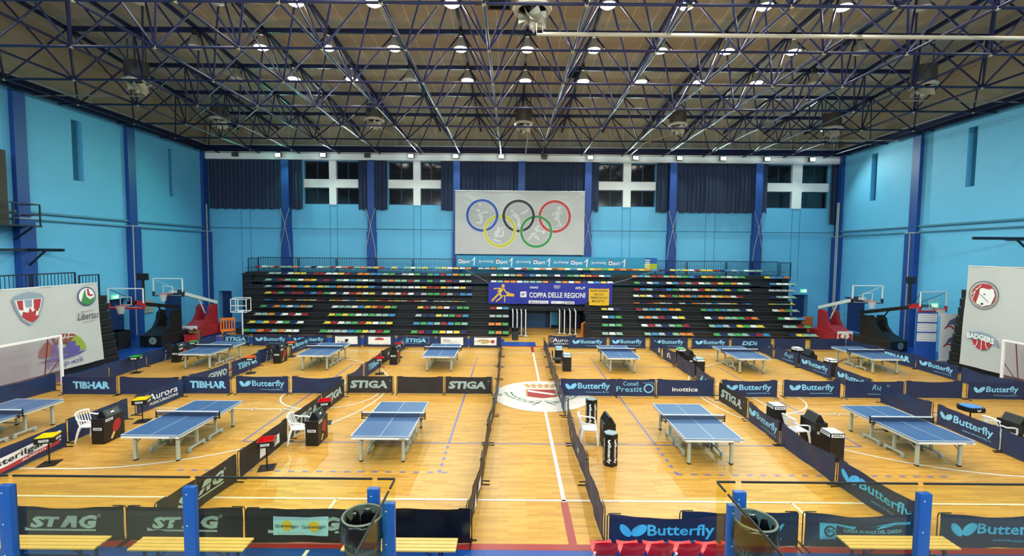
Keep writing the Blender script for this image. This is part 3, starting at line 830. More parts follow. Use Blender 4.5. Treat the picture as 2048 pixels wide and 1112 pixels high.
def deck(t, loc, idx, x0s, x1s, yback, legs=True):
    """steps of one bank"""
    for n, i in enumerate(idx):
        y, z = rows[i]
        yn = rows[i + 1][0] if n < len(idx) - 1 else yback
        zt = z - .36
        b = MB()
        zlow = (rows[i - 1][1] - .36) if n else (0 if i == 0 else rows[i][1] - .62)
        yf = y - (.34 if i < 4 or i == 9 else -.08)
        b.box(x0s - loc[0], x1s - loc[0], yf - loc[1], yback - loc[1], zlow - .02, zt)
        b.box(x0s - loc[0], x1s - loc[0], y - .22 - loc[1], y - .17 - loc[1], z - .07, z - .03, 1)   # seat rail
        b.box(x0s - loc[0], x1s - loc[0], yf - .02 - loc[1], yf - loc[1], zt - .05, zt + .01, 1)
        b.build('step', [M_bl, M_blrail], t)
def fill_seats(t, loc, idx, px0, px1, limit):
    items = []
    for i in idx:
        y, py, pitch, segs = ROWS[i]
        for sx0, cols in segs:
            for k, c in enumerate(cols):
                px = sx0 + pitch * (k + .5)
                if px0 <= px < px1 and c in SM:
                    x, _ = x_at(px, py, y)
                    items.append((c, (x - loc[0], y - loc[1], rows[i][1] - .05)))
    for c, p in items[:limit]:
        o = link('seat', SM[c], t, p)
    if items[limit:]:
        b = MB(); keys = list(SM)
        for c, p in items[limit:]:
            me = SM[c]; o = len(b.v)
            b.v += [(v.co.x + p[0], v.co.y + p[1], v.co.z + p[2]) for v in me.vertices]
            for q in me.polygons: b.f.append([a + o for a in q.vertices]); b.m.append(keys.index(c) if q.material_index == 0 else len(keys)); b.s.append(False)
        o = b.build('seat', [M_seat[k] for k in keys] + [M_blrail], t); o['kind'] = 'stuff'
G = 'telescopic bleachers under the far wall'
t = thing('bleacher', 'lower left bank of black bleachers with coloured seats, left of the passage', 'bleacher', (-9.6, 11.5, 0), 0, G)
deck(t, (-9.6, 11.5), range(4), -19.5, -1.4, 14.33); fill_seats(t, (-9.6, 11.5), range(4), 0, 1030, 100)
# rail up the left end of the bank
t2 = thing('bleacher', 'lower right bank of black bleachers with coloured seats, right of the passage', 'bleacher', (10.5, 11.5, 0), 0, G)
deck(t2, (10.5, 11.5), range(4), 3.9, 18.85, 14.33); fill_seats(t2, (10.5, 11.5), range(4), 1180, 2048, 100)
t3 = thing('bleacher', 'upper deck of black bleachers with six rows of coloured seats spanning the passage', 'bleacher', (0, 14.6, 2.0), 0, G)
deck(t3, (0, 14.6), range(4, 8), -20.2, 18.5, 16.9); deck(t3, (0, 14.6), range(8, 10), -20.9, 19.0, 17.0)
b = MB(); b.box(-20.2, -1.4, -.2, 2.2, -2.0, .3); b.box(3.9, 18.5, -.2, 2.2, -2.0, .3); b.box(-20.9, -20.2, .9, 2.2, -2, 1.9); b.box(18.5, 19.0, .9, 2.2, -2, 1.9); b.build('understructure', M_bl, t3)
for o in t3.children:
    if o.name.startswith('step'): o.data.transform(Matrix.Translation((0, 0, -2.0)))
fill_z = lambda: None
n0 = set(o.name for o in t3.children)
fill_seats(t3, (0, 14.6), [4, 5, 6, 7, 8, 9], 0, 2048, 100)
for o in t3.children:
    if o.name not in n0: o.location.z -= 2.0
M_rail = mat('railing_dark', '1B2433', .45, .2)
def rail_panel(b, p, q, h, n):
    p, q = Vector(p), Vector(q); U = Vector((0, 0, h))
    b.bar(p, p + U, .05); b.bar(q, q + U, .05); b.bar(p + U, q + U, .05); b.bar(p + U * .08, q + U * .08, .035)
    for i in range(1, n):
        s = p + (q - p) * i / n; b.bar(s + U * .08, s + U, .018)
ztop = rows[9][1] - .36 - 2.0
for x0, x1 in ((-20.5, -17.5), (-17.4, -14.6), (-14.5, -11.6), (-11.5, -8.8), (-8.7, -5.6), (9.7, 12.0), (12.1, 15.0), (15.1, 17.0), (17.1, 19.0)):
    b = MB(); rail_panel(b, (x0, 2.3, ztop), (x1, 2.3, ztop), 1.05, 16); b.build('back_railing', M_rail, t3)
for x in (-20.5, 19.15):
    b = MB(); rail_panel(b, (x, 1.0, ztop - .3), (x, 2.3, ztop - .3), 1.3, 7); b.build('end_railing', M_rail, t3)

# ------------------------------------------------------------------ court surrounds (barriers)
BH = .70
def wings(b, cu, cv, s, fn, m):
    """two rounded wings, s = height"""
    b.ell(cu - .42 * s, cv, .27 * s, .52 * s, fn, m, 20, .62); b.ell(cu + .42 * s, cv + .06 * s, .34 * s, .58 * s, fn, m, 20, -.85)
def logo(style, b, L, fn):
    """print of one barrier; materials 0 blue 1 bright blue 2 grey green 3 white 4 red 5 dark 6 gold 7 tan 8 cloth navy 9 green 10 yellow"""
    c = L / 2
    if style in ('wing', 'wingb', 'wingfar'):
        m = 1 if style == 'wingb' else 0
        wings(b, c - .68, .38, .26 if style != 'wingb' else .3, fn, m)
        b.text('Butterfly', c - .40, .22, 1.25, .32, fn, m, .02)
        b.text('www.butterfly.tt' if style != 'wingb' else 'www.butterfly.com', c - .1, .12, .9, .07, fn, m)
    elif style == 'slant':
        b.text('STIGA', c - .78, .2, 1.45, .32, fn, 2, .05, .1); b.poly([(c - .8, .2), (c - .62, .2), (c - .5, .33), (c - .6, .36)], fn, 2); b.ring(c + .78, .52, .02, .03, fn, 2, 12)
    elif style == 'slantbox':
        b.text('STIGA', c - .62, .28, 1.2, .26, fn, 0, .04, .12)
        for p in ((c - .75, c + .75, .22, .235), (c - .75, c + .75, .585, .6), (c - .75, c - .735, .22, .6), (c + .735, c + .75, .22, .6)): b.rect(*p, fn, 0)
    elif style == 'stag':
        b.text('ST', c - .62, .26, .55, .24, fn, 2, .06, .18); b.poly([(c - .08, .26), (c + .1, .54), (c + .28, .54), (c + .24, .26), (c + .14, .26), (c + .15, .4), (c + .02, .26)], fn, 2)
        b.text('G', c + .3, .26, .34, .27, fn, 2, .06, .12); b.poly([(c - .72, .2), (c + .62, .2), (c + .62, .24), (c - .6, .24), (c - .72, .27)], fn, 2)
        b.line((c - .25, .36), (c + .38, .41), .03, fn, 5); b.ring(c + .68, .52, .02, .03, fn, 2, 12)
    elif style == 'tib': b.text('TIBHAR', c - .62, .22, 1.4, .3, fn, 0, .05)
    elif style == 'gewo': b.text('GEWO', c - .1, .22, .95, .3, fn, 2, .04, .1)
    elif style == 'aurora':
        b.text('Aurora', c - .55, .3, 1.25, .25, fn, 3, .005, .1); b.text('ASSICURAZIONI', c - .5, .14, 1.2, .1, fn, 3, .01)
        b.ring(c - .6, .42, .13, .16, fn, 7, 20, .6, 5.6); b.ring(c - .58, .42, .07, .09, fn, 7, 16)
    elif style == 'steril':
        fs = lambda w: (lambda u, v: fn(u, v + .05 * math.sin((u - c) * 1.6), w))
        b.rect(c - .92, c + .86, .2, .5, fs(.012), 3, 14); b.rect(c - .88, c + .82, .13, .24, fs(.016), 4, 14)
        b.text('sterilgarda', c - .8, .26, 1.55, .2, fs(.022), 5, .02); b.text('ALIMENTI', c - .2, .155, .6, .06, fs(.022), 3, .02)
    elif style == 'conafi':
        b.text('Conafi', c - .5, .44, .6, .16, fn, 0); b.text('Prestit', c - .75, .18, 1.0, .22, fn, 0); b.ring(c + .5, .32, .14, .19, fn, 0, 24); b.ring(c + .55, .36, .2, .215, fn, 0, 20, .5, 2.6); b.line((c + .3, .55), (c + .85, .62), .02, fn, 0)
    elif style == 'inott': b.text('inottica', c - .5, .2, 1.0, .17, fn, 3, .015)
    elif style == 'script': b.text('Rugli', c - .1, .26, .7, .3, fn, 0, -.005, .35); b.text('assicurazioni', c - .25, .14, .8, .06, fn, 0)
    elif style == 'ddi': b.text('DDI', c - .55, .24, .95, .26, fn, 0, .04, .25)
    elif style == 'swoosh': b.poly([(c + .0, .38), (c + .5, .5), (c + .6, .58), (c + .35, .46)], fn, 0)
    elif style == 'arc': b.ring(c, .26, .17, .24, fn, 3, 20, -.3, PI + .3); b.text('team', c - .13, .25, .26, .1, fn, 3)
    elif style == 'bird': b.poly([(c - .5, .2), (c - .2, .5), (c + .2, .45), (c + .6, .3), (c + .5, .16), (c + .1, .25), (c - .2, .12)], fn, 0); b.poly([(c - .3, .3), (c + .3, .36), (c + .1, .28)], fn, 8)
    elif style == 'small': b.rect(c + .6, c + .8, .2, .45, fn, 3)
    elif style in ('equi', 'redsign', 'greysign', 'goldsign'):
        b.rect(c - .65, c + .65, .14, .62, lambda u, v: fn(u, v, .012), 3, 14)
        g = lambda u, v: fn(u, v, .02)
        if style == 'equi': b.text('EQUI', c - .5, .2, .5, .13, g, 5, .02)
        if style == 'redsign':
            b.poly([(c - .3, .42), (c + .3, .42), (c + .22, .53), (c, .58), (c - .22, .53)], g, 4); b.ell(c, .33, .07, .06, g, 7, 14); b.rect(c - .5, c + .5, .19, .21, g, 0)
        if style == 'greysign':
            b.text('Hotel', c - .5, .4, .4, .1, g, 5, 0, .3); b.rect(c - .5, c - .05, .33, .35, g, 5)
            for k in range(4): b.rect(c - .3 + .1 * k, c + .3 + .08 * k, .22 + .05 * k, .23 + .05 * k, g, 2)
        if style == 'goldsign':
            b.ell(c - .1, .38, .36, .13, g, 6, 24); b.text('oro', c - .3, .32, .4, .12, lambda u, v: fn(u, v, .025), 3); b.ell(c + .42, .38, .12, .12, g, 4, 16); b.text('pizza', c - .62, .34, .2, .08, g, 5)
    elif style == 'quaranta':
        logo('stag', b, L, fn)
        g = lambda u, v: fn(u, v, .012)
        b.rect(c - .62, c + .42, .16, .545, g, 11, 12)
        for o in (-.36, .16):
            b.ell(c + o, .36, .1, .11, lambda u, v: fn(u, v, .03), 10, 18)
            b.text('Quarantagiri', c + o - .22, .31, .44, .09, lambda u, v: fn(u, v, .042), 5, .005)
    elif style == 'papers':
        b.rect(c - .3, c - .05, .1, .4, lambda u, v: fn(u, v, .01), 3, 4); b.rect(c + .35, c + .65, .14, .42, lambda u, v: fn(u, v, .01), 3, 4)
    elif style == 'garda':
        b.rect(c - .82, c - .5, .16, .5, fn, 1); b.ring(c - .62, .33, .08, .12, lambda u, v: fn(u, v, .004), 8, 20, .4, 5.9); b.text('BG', c - .68, .3, .18, .08, lambda u, v: fn(u, v, .005), 8, .02)
        b.poly([(c - .5, .46), (c - .2, .38), (c + .3, .40), (c + .62, .47), (c + .9, .47), (c + .9, .53), (c + .6, .52), (c + .2, .47), (c - .2, .45), (c - .5, .5)], fn, 1)
        b.text('CASSA RURALE DEL GARDA', c - .35, .3, 1.1, .075, fn, 0, .01)
    elif style == 'smallwing': wings(b, c, .35, .2, fn, 2)
    elif style == 'tanmark': b.ell(c, .34, .22, .17, fn, 7, 16); b.ell(c, .34, .14, .1, lambda u, v: fn(u, v, .004), 3, 14)
PRINTS = [M_print_blue, M_print_cyan, M_print_grey, M_print_white, M_print_red, M_print_dark, mat('print_gold', 'B39A4B', .6), M_print_tan, M_navycloth, M_print_green, M_print_yellow, mat('print_ice_blue', 'A9DCEC', .6)]
STYLE_TXT = {'wing': 'with pale wings and word', 'wingb': 'with bright wings and word', 'wingfar': 'with pale wings and word', 'slant': 'with grey slanted capitals', 'slantbox': 'with boxed pale capitals', 'stag': 'with underlined grey capitals',
  'tib': 'with bold pale capitals', 'gewo': 'with short grey capitals', 'aurora': 'with white name, tan swirl', 'steril': 'with curved white-red name', 'conafi': 'with letters and ring', 'inott': 'with small white word', 'script': 'with blue handwriting', 'ddi': 'with pale italic initials',
  'swoosh': 'with a pale swoosh', 'arc': 'with round white arc emblem', 'bird': 'with pale bird shape', 'small': 'with a small white tag', 'equi': 'with white sign, dark letters', 'redsign': 'with white sign, red emblem', 'greysign': 'with white sign, grey lines', 'goldsign': 'with white sign, gold oval',
  'quaranta': 'with pale sticker of two suns', 'papers': 'with two white paper sheets', 'garda': 'with bright ribbon print', 'smallwing': 'with small grey wings', 'tanmark': 'with tan oval mark', None: ''}
nb = 0
def barrier(A, B, colour, style, place, sag=.05, seed=None):
    global nb
    nb += 1
    r = random.Random(nb * 13 + 5)
    A, B = Vector((*A, 0)), Vector((*B, 0)); d = B - A; L = d.length
    cloth_m = {'navy': M_navycloth, 'black': M_blackcloth, 'glossy black': M_blackshiny}[colour]
    lab = ('plain %s court barrier, %s' % (colour, place)) if style in (None, 'plain') else '%s court barrier %s, %s' % (colour, STYLE_TXT[style], place)
    t = thing('court_barrier', lab, 'barrier', A, math.atan2(d.y, d.x), 'barriers around the playing courts')
    ph, am, bl = r.random() * 6, .008 + .014 * r.random(), .03 * (r.random() - .5)
    def W(u, v):
        k = math.sin(PI * min(1, max(0, u / L)))
        return bl * k * (1 - v / BH * .5) + am * math.sin(u * 5 + v * 6 + ph) * k + .006 * math.sin(u * 11 - v * 9 + ph)
    def Z(u, v):
        k = math.sin(PI * min(1, max(0, u / L))) ** 1.5
        return v - sag * k * (v / BH) ** 2 * .9
    fn0 = lambda u, v, w=0: (u, W(u, v) + w, .03 + Z(u, v) * (BH - .03) / BH)
    b = MB(); cloth(b, .03, L - .03, 0, BH - .01, fn0, 18, 5, th=.012); b.build('fabric', cloth_m, t, sharp=False)
    # frame: round tube hoop behind the cloth and cross feet
    b = MB(); y = .035; R = .07
    b.tube([(.0, y, .02), (.0, y, BH - R), (.02, y, BH - .02), (R, y, BH - .012), (.25, y, BH - .012)], .011, 5); b.tube([(L, y, .02), (L, y, BH - R), (L - .02, y, BH - .02), (L - R, y, BH - .012), (L - .25, y, BH - .012)], .011, 5)
    b.tube([(0, y, .03), (L, y, .03)], .01, 5)
    b.build('frame', M_blackmetal, t)
    for x in (0.02, L - .02):
        b = MB(); b.bar((x, -.17, .013), (x, .2, .013), .025, .02); b.build('foot', M_blackmetal, t)
    if style not in (None, 'plain'):
        b = MB()
        logo(style, b, L, lambda u, v, w=0: (u, W(u, v) - .007 - w, .03 + Z(u, v) * (BH - .03) / BH))
        used = sorted(set(b.m)); b.m = [used.index(k) for k in b.m]
        b.build('printed_logo', [PRINTS[k] for k in used], t)
    return t
K, NV = 'black', 'navy'
NY = -9.05
for x0, x1, dy, c, s, pl, sg in ((-10.82, -8.5, 0, K, 'stag', 'leftmost of the near row', .06), (-8.48, -6.24, 0, K, 'stag', 'second from left in the near row', .03), (-6.2, -3.9, -.03, K, 'quaranta', 'third from left in the near row', .01),
      (-3.87, -1.93, 0, 'glossy black', None, 'near row beside the centre aisle', .0), (.62, 2.9, -.12, NV, 'wingb', 'near row right of the centre aisle', .1), (2.02, 4.27, .0, NV, 'wingb', 'near row behind the right waste bin', .03),
      (4.36, 6.6, 0, NV, 'garda', 'near row behind a wooden bench', .1), (6.92, 9.2, 0, NV, 'wingb', 'rightmost of the near row', .08)):
    barrier((x0, NY + dy), (x1, NY + dy), c, s, pl, sg)
MY = -.08
for x0, x1, y, c, s, pl, sg in ((-18.3, -16.2, -.45, NV, 'tib', 'leftmost of the middle row', .02), (-16.15, -13.85, -.4, NV, None, 'second from left in the middle row', .03), (-13.9, -12.0, -.25, NV, 'tib', 'middle row behind the tan swirl divider', .03),
      (-11.86, -9.8, -.15, NV, 'wing', 'behind the second front table from left', .02), (-9.72, -7.75, -.1, NV, None, 'sagging in the middle row', .1), (-7.6, -5.8, 0, K, 'slant', 'leftmost black one of the middle row', .0),
      (-5.68, -3.83, 0, K, None, 'middle row, between two lettered ones', .03), (-3.8, -1.93, .02, K, 'slant', 'middle row, touching the centre aisle', .01), (.68, 2.88, -.12, NV, 'wing', 'middle row, right beside the centre aisle', .0),
      (2.86, 4.4, -.1, NV, 'conafi', 'middle row, second right of the aisle', .02), (4.44, 6.68, -.06, NV, 'inott', 'middle row, third right of the aisle', .04), (6.95, 9.14, -.08, NV, 'wing', 'middle row, behind the black divider', .06),
      (9.4, 11.64, -.02, NV, 'wing', 'behind the second front table from right', .04), (11.75, 14.06, -.08, NV, 'script', 'middle row, half behind a divider', .03), (14.18, 16.42, .0, NV, None, 'middle row, second from right', .05), (16.5, 18.75, -.1, NV, 'wing', 'rightmost of the middle row', .02)):
    barrier((x0, y), (x1, y), c, s, pl, sg)
for x0, x1, y, c, s, pl in ((-18.0, -16.4, 8.55, NV, 'slantbox', 'leftmost of the far row'), (-16.25, -14.15, 8.6, NV, 'wingfar', 'second from left in the far row'), (-14.05, -11.95, 8.65, NV, 'wingfar', 'third from left in the far row'), (-11.65, -9.95, 8.6, NV, 'equi', 'far row behind the second back table'),
      (-9.8, -7.95, 8.6, NV, 'redsign', 'far row'), (-7.85, -5.65, 8.6, NV, 'slantbox', 'far row left of the third back table'), (-5.57, -3.75, 8.6, NV, 'greysign', 'far row behind the third back table'), (-3.65, -1.8, 8.6, NV, 'goldsign', 'far row beside the centre aisle'),
      (.95, 2.6, 9.0, NV, 'aurora', 'far row right of the aisle'), (2.1, 4.35, 8.65, NV, 'wingfar', 'first in far row right of aisle'), (4.5, 6.65, 8.8, NV, 'wingfar', 'far row behind first table right of aisle'), (6.88, 9.12, 8.8, NV, 'wingfar', 'third in far row right of aisle'), (9.33, 11.55, 8.8, NV, 'wingfar', 'fourth in far row right of aisle'),
      (11.65, 14.0, 8.8, NV, 'ddi', 'far row'), (14.15, 16.0, 8.8, NV, None, 'far row, second from right'), (16.3, 18.4, 8.85, NV, None, 'rightmost of the far row')):
    barrier((x0, y), (x1, y), c, s, pl, .03)
# dividers, written as (start, end): the start is on the left when the printed face is looked at
DIV = [((-13.55, -7.05), (-13.66, -4.95), NV, 'steril', 'nearest in the left divider line', 0), ((-13.84, -4.75), (-13.72, -2.85), NV, None, 'left divider line behind a white chair', .02), ((-13.72, -2.55), (-13.58, -.55), NV, 'aurora', 'left divider line, farthest front one', .02),
  ((-13.7, -.1), (-13.36, 1.85), NV, 'gewo', 'left back divider line, nearest one', .03), ((-13.36, 1.98), (-13.28, 4.08), NV, 'tib', 'left back divider line, second from near', 0), ((-13.5, 4.3), (-13.35, 6.15), NV, None, 'left back divider line behind a black chair', .02), ((-12.98, 6.4), (-12.86, 8.35), NV, 'wing', 'left back divider line, farthest one', .02),
  ((-7.98, -8.95), (-7.74, -6.8), K, 'stag', 'nearest of the black divider line', 0), ((-7.77, -6.68), (-7.71, -4.45), K, 'papers', 'second of the black divider line', .01), ((-7.7, -4.3), (-7.62, -2.35), K, 'slant', 'third of the black divider line, behind a chair', .0), ((-7.62, -2.3), (-7.56, -.4), K, 'slant', 'farthest of the black divider line', .01),
  ((-7.63, .1), (-7.6, 1.9), NV, None, 'second back divider line, nearest one', .08), ((-7.58, 2.01), (-7.47, 4.1), NV, 'tib', 'second back divider line, behind a red tray', .02), ((-7.55, 4.4), (-7.4, 6.4), K, 'smallwing', 'second back divider line, behind an umpire box', .04), ((-7.4, 6.5), (-7.3, 8.3), NV, 'slantbox', 'second back divider line, farthest one', .02),
  ((6.7, -.42), (6.76, -2.4), K, 'slant', 'only black one right of the aisle', .0), ((6.72, -2.55), (6.62, -4.45), NV, 'wing', 'right divider line, beside the black one', .06), ((6.65, -4.48), (6.65, -6.7), NV, None, 'right divider, sagging before black boxes', .08), ((6.66, -6.75), (6.8, -8.85), NV, 'wingb', 'nearest of the right divider line', .03),
  ((6.85, 8.5), (6.8, 6.6), NV, 'small', 'right back divider line, farthest one', .02), ((6.82, 6.34), (6.9, 4.68), NV, 'arc', 'right back divider line, second from far', .03), ((6.9, 4.5), (6.91, 2.35), NV, None, 'right back divider line, third from far', .05), ((6.86, 2.1), (6.75, .1), NV, 'bird', 'right back divider line, nearest one', .04),
  ((13.0, 8.5), (12.9, 6.75), NV, 'swoosh', 'outer right back divider, farthest one', .02), ((12.9, 6.6), (12.98, 4.7), NV, 'script', 'outer right back divider, second from far', .02), ((12.99, 4.65), (13.06, 2.5), NV, 'wing', 'outer right back divider, third from far', .02), ((13.06, 2.3), (12.98, .15), NV, 'wing', 'outer right back divider, nearest one', .02),
  ((12.79, -.5), (12.84, -2.55), NV, None, 'outer right divider, beside the handwriting one', .06), ((12.87, -2.68), (12.74, -4.75), NV, 'wing', 'outer right divider, before a blue tray', .02), ((12.7, -4.8), (12.6, -7.0), NV, None, 'outer right divider line, nearest one', .08),
  # outer sides
  ((-19.2, -2.1), (-19.02, .05), NV, None, 'left side line, before the goal at the frame edge', .04), ((-18.3, -.3), (-18.35, 1.6), NV, None, 'left side line, right by the goal post', .05), ((-18.38, 1.65), (-18.5, 3.75), NV, None, 'left side line, behind the first green tray', .03), ((-18.52, 3.8), (-18.45, 5.95), NV, None, 'left side line behind an umpire box', .03), ((-18.4, 6.0), (-18.1, 8.2), NV, None, 'left side line, farthest one', .03),
  ((18.35, 8.8), (18.5, 6.8), NV, None, 'right side line, farthest one', .04), ((18.45, 6.75), (18.75, 4.65), NV, 'tib', 'right side line behind the last back table', .02), ((18.7, 4.6), (18.62, 2.4), NV, 'wing', 'right side line, before the poster board', .03), ((18.62, 2.3), (18.85, .1), NV, None, 'right side line beside the white goal', .1)]
for A, B, c, s, pl, sg in DIV: barrier(A, B, c, s, pl, sg)
# the two lines along the centre aisle, seen almost edge-on
AY = [-9.0, -6.75, -4.55, -2.3, -.05, 2.15, 4.3, 6.45, 8.5]
r = random.Random(3)
LN = ['nearest', 'second', 'third', 'fourth', 'fifth', 'sixth', 'seventh', 'farthest']
AS = ['papers', None, 'smallwing', 'smallwing', None, 'smallwing', None, None]
AXL = [-1.98, -1.88, -1.84, -1.78, -1.72, -1.70, -1.74, -1.76, -1.78]
AXR = [.56, .62, .60, .62, .64, .60, .64, .66, .70]
for i in range(8):
    k = r.uniform(-.06, .06)
    barrier((AXL[i] + k, AY[i] + .06), (AXL[i + 1] - k * .5, AY[i + 1] - .06), K if i < 4 else NV, AS[i], LN[i] + ' in the left aisle line', .04)
ASR = [None, 'smallwing', None, 'smallwing', 'tanmark', None, None, None]
for i in range(8):
    k = r.uniform(-.08, .08)
    barrier((AXR[i + 1] + k, AY[i + 1] - .06), (AXR[i] - k * .5, AY[i] + .06), NV, ASR[i], LN[i] + ' in the right aisle line', .05)

# ------------------------------------------------------------------ table tennis tables
M_ttop = mat('table_blue', '40608F', .35, var=.03)
M_tline = mat('table_line_white', 'E8ECEE', .5)
M_tedge = mat('table_apron_pale', 'C3CCC6', .4)
M_tleg = mat('table_leg_grey', 'B4BDB2', .4, .15)
M_rubber = mat('rubber_black', '17171A', .6)
M_wheel = mat('caster_grey', '8FA3A8', .4)
M_netblue = netmat('net_navy', '1B2846', .6)
def table():
    t = thing('table_tennis_table', 'x', 'table')
    b = MB()
    b.box(-.7625, .7625, -1.37, 1.37, .735, .76, 0, ch=.004)
    f = fl(.7615)
    b.rect(-.7625, -.74, -1.37, 1.37, f, 1); b.rect(.74, .7625, -1.37, 1.37, f, 1); b.rect(-.74, .74, -1.37, -1.348, f, 1); b.rect(-.74, .74, 1.348, 1.37, f, 1); b.rect(-.004, .004, -1.348, 1.348, f, 1)
    b.box(-.75, .75, -.004, .004, .7345, .761, 2)
    b.build('tabletop', [M_ttop, M_tline, M_black], t)
    b = MB()
    for s in (-1, 1):
        y0, y1 = (.03, 1.36) if s > 0 else (-1.36, -.03)
        b.box(-.755, -.725, y0, y1, .675, .735); b.box(.725, .755, y0, y1, .675, .735)
        b.box(-.725, .725, s * 1.36 - .015, s * 1.36 + .005, .675, .735); b.box(-.725, .725, s * .05 - .015, s * .05 + .015, .68, .735)
        b.box(-.6, .6, s * 1.16 - .025, s * 1.16 + .025, .63, .69); b.box(-.02, .02, y0, y1, .68, .735)
    fr = b.build('apron', M_tedge, t)
    b = MB(); g = lambda u, v: (u, -1.378, v)
    b.box(-.745, .745, -1.378, -1.374, .68, .73); b.build('edge_band', M_print_white, fr)
    b = MB(); b.text('STIGA', .5, .69, .17, .028, lambda u, v: (u, -1.381, v), 0, .05, .2); b.build('printed_word', M_print_dark, fr)
    for sx in (-1, 1):
        for sy in (-1, 1):
            b = MB(); b.box(sx * .56 - .035, sx * .56 + .035, sy * 1.16 - .035, sy * 1.16 + .035, .03, .68, ch=.008); b.box(sx * .56 - .038, sx * .56 + .038, sy * 1.16 - .038, sy * 1.16 + .038, 0, .035, 1)
            b.bar((sx * .56, sy * 1.14, .42), (sx * .56, sy * .78, .68), .025, .02)
            b.build('leg', [M_tleg, M_rubber], t)
    for sx in (-1, 1):
        for sy in (-1, 1):
            b = MB(); x = sx * .52
            b.bar((x, sy * .08, .12), (x, sy * .70, .12), .06, .05); b.bar((x, sy * .40, .13), (x, sy * .40, .69), .07, .05); b.bar((x, sy * .12, .69), (x, sy * .68, .69), .04, .04)
            if sx > 0: b.bar((-.52, sy * .40, .36), (.52, sy * .40, .36), .035, .035)
            u = b.build('undercarriage', M_tleg, t)
            for y in (sy * .11, sy * .68):
                w = MB(); w.lathe([(.02, -.022), (.055, -.022), (.06, -.012), (.06, .012), (.055, .022), (.02, .022)], (0, 0, 0), 14, 0, Matrix.Translation((x, y, .06)) @ Matrix.Rotation(PI / 2, 4, 'Y'), caps=True)
                w.bar((x, y, .06), (x, y, .13), .03, .02)
                w.build('caster', M_wheel, u)
    b = MB(); b.box(-.915, .915, -.003, .003, .765, .905); n_ = b.build('net', M_netblue, t)
    b = MB(); b.box(-.915, .915, -.008, .008, .886, .916); b.build('net_tape', M_print_white, n_)
    for sx in (-1, 1):
        b = MB(); b.box(sx * .915 - .012, sx * .915 + .012, -.012, .012, .70, .92); b.bar((sx * .72, 0, .725), (sx * .92, 0, .725), .05, .02); b.bar((sx * .8, 0, .65), (sx * .8, 0, .73), .03, .03)
        b.build('net_post', M_black, t)
    return t
TT = [(-16.2, -4.57, 'front row table, leftmost and cut by the frame'), (-10.52, -4.57, 'front row second from left, beside yellow tray stands'), (-4.6, -4.52, 'front row table just left of the centre aisle'), (4.08, -4.5, 'front row table just right of the centre aisle'),
      (10.12, -4.5, 'front row table beside the black boxes, second from right'), (16.35, -4.5, 'front row table mostly cut off by the right frame edge'),
      (-15.88, 4.65, 'back row table, leftmost, beside the green trays'), (-10.37, 4.6, 'back row table second from left, beside the orange trays'), (-4.57, 4.6, 'back row table just left of the centre aisle'), (3.98, 4.6, 'back row table just right of the centre aisle'),
      (10.07, 4.7, 'back row table second from right'), (16.42, 4.85, 'back row table, rightmost, near the poster stand')]
spread(table(), [(x, y, 0, 0, 'blue table tennis table, ' + n) for x, y, n in TT], 'table tennis tables')

# ------------------------------------------------------------------ umpire gear
def tray_stand(col, mname):
    t = thing('tray_stand', 'x', 'towel stand')
    b = MB(); b.box(-.19, .19, -.19, .19, 0, .02, ch=.005); b.build('base', M_black, t)
    b = MB(); b.tube([(0, 0, .02), (0, 0, .62)], .018, 8); b.build('pole', M_blackmetal, t)
    b = MB()
    for p in ((-.2, .2, -.2, -.185), (-.2, .2, .185, .2)): b.box(p[0], p[1], p[2], p[3], .62, .75)
    for p in ((-.2, -.185), (.185, .2)): b.box(p[0], p[1], -.185, .185, .62, .75)
    b.box(-.2, .2, -.2, .2, .605, .62); b.build('tray', M_black, t)
    b = MB()
    for z, h in ((.63, .185),): b.box(-h, h, -h, h, .625, .64)
    for p in ((-.186, .186, -.186, -.176), (-.186, .186, .176, .186)): b.box(p[0], p[1], p[2], p[3], .63, .765)
    for p in ((-.186, -.176), (.176, .186)): b.box(p[0], p[1], -.176, .176, .63, .765)
    b.build('liner', mat(mname, col, .35), t)
    for k, R in enumerate((Matrix.Identity(4), Matrix.Rotation(PI / 2, 4, 'Z'), Matrix.Rotation(-PI / 2, 4, 'Z'))):
        b = MB(); f = lambda u, v: R @ Vector((u, -.2025, v))
        b.rect(-.1, .1, .65, .71, f); b.text('STIGA', -.085, .662, .17, .036, lambda u, v: R @ Vector((u, -.2045, v)), 1, .04, .1)
        b.build('label_sticker', [M_print_white, M_print_dark], t)
    return t
TR = 'towel tray stands'
spread(tray_stand('E8D21A', 'liner_yellow'), [(-13.1, -5.98, 0, .35, 'black stand with yellow tray, nearest on the left, before the curved-name barrier'), (-13.1, -3.05, 0, .3, 'black stand with yellow tray behind the white chair and umpire box on the left')], TR)
spread(tray_stand('C9141C', 'liner_red'), [(-7.42, -6.1, 0, .3, 'black stand with red tray, nearest one, by the black divider'), (-7.2, -3.05, 0, .3, 'black stand with red tray behind the second white chair'), (-7.18, 2.85, 0, .25, 'black stand with red tray, near one at the third back table'), (-7.12, 6.05, 0, .25, 'black stand with red tray, far one at the third back table')], TR)
spread(tray_stand('3FA83C', 'liner_green'), [(-18.1, 2.7, 0, .3, 'black stand with green tray, near one, far left court'), (-17.9, 6.1, 0, .3, 'black stand with green tray, far one, behind the leftmost back table')], TR)
spread(tray_stand('E8661C', 'liner_orange'), [(-12.98, 2.78, 0, .3, 'black stand with orange tray, near one, by the left back divider'), (-12.75, 6.05, 0, .3, 'black stand with orange tray, far one, at the second back table')], TR)
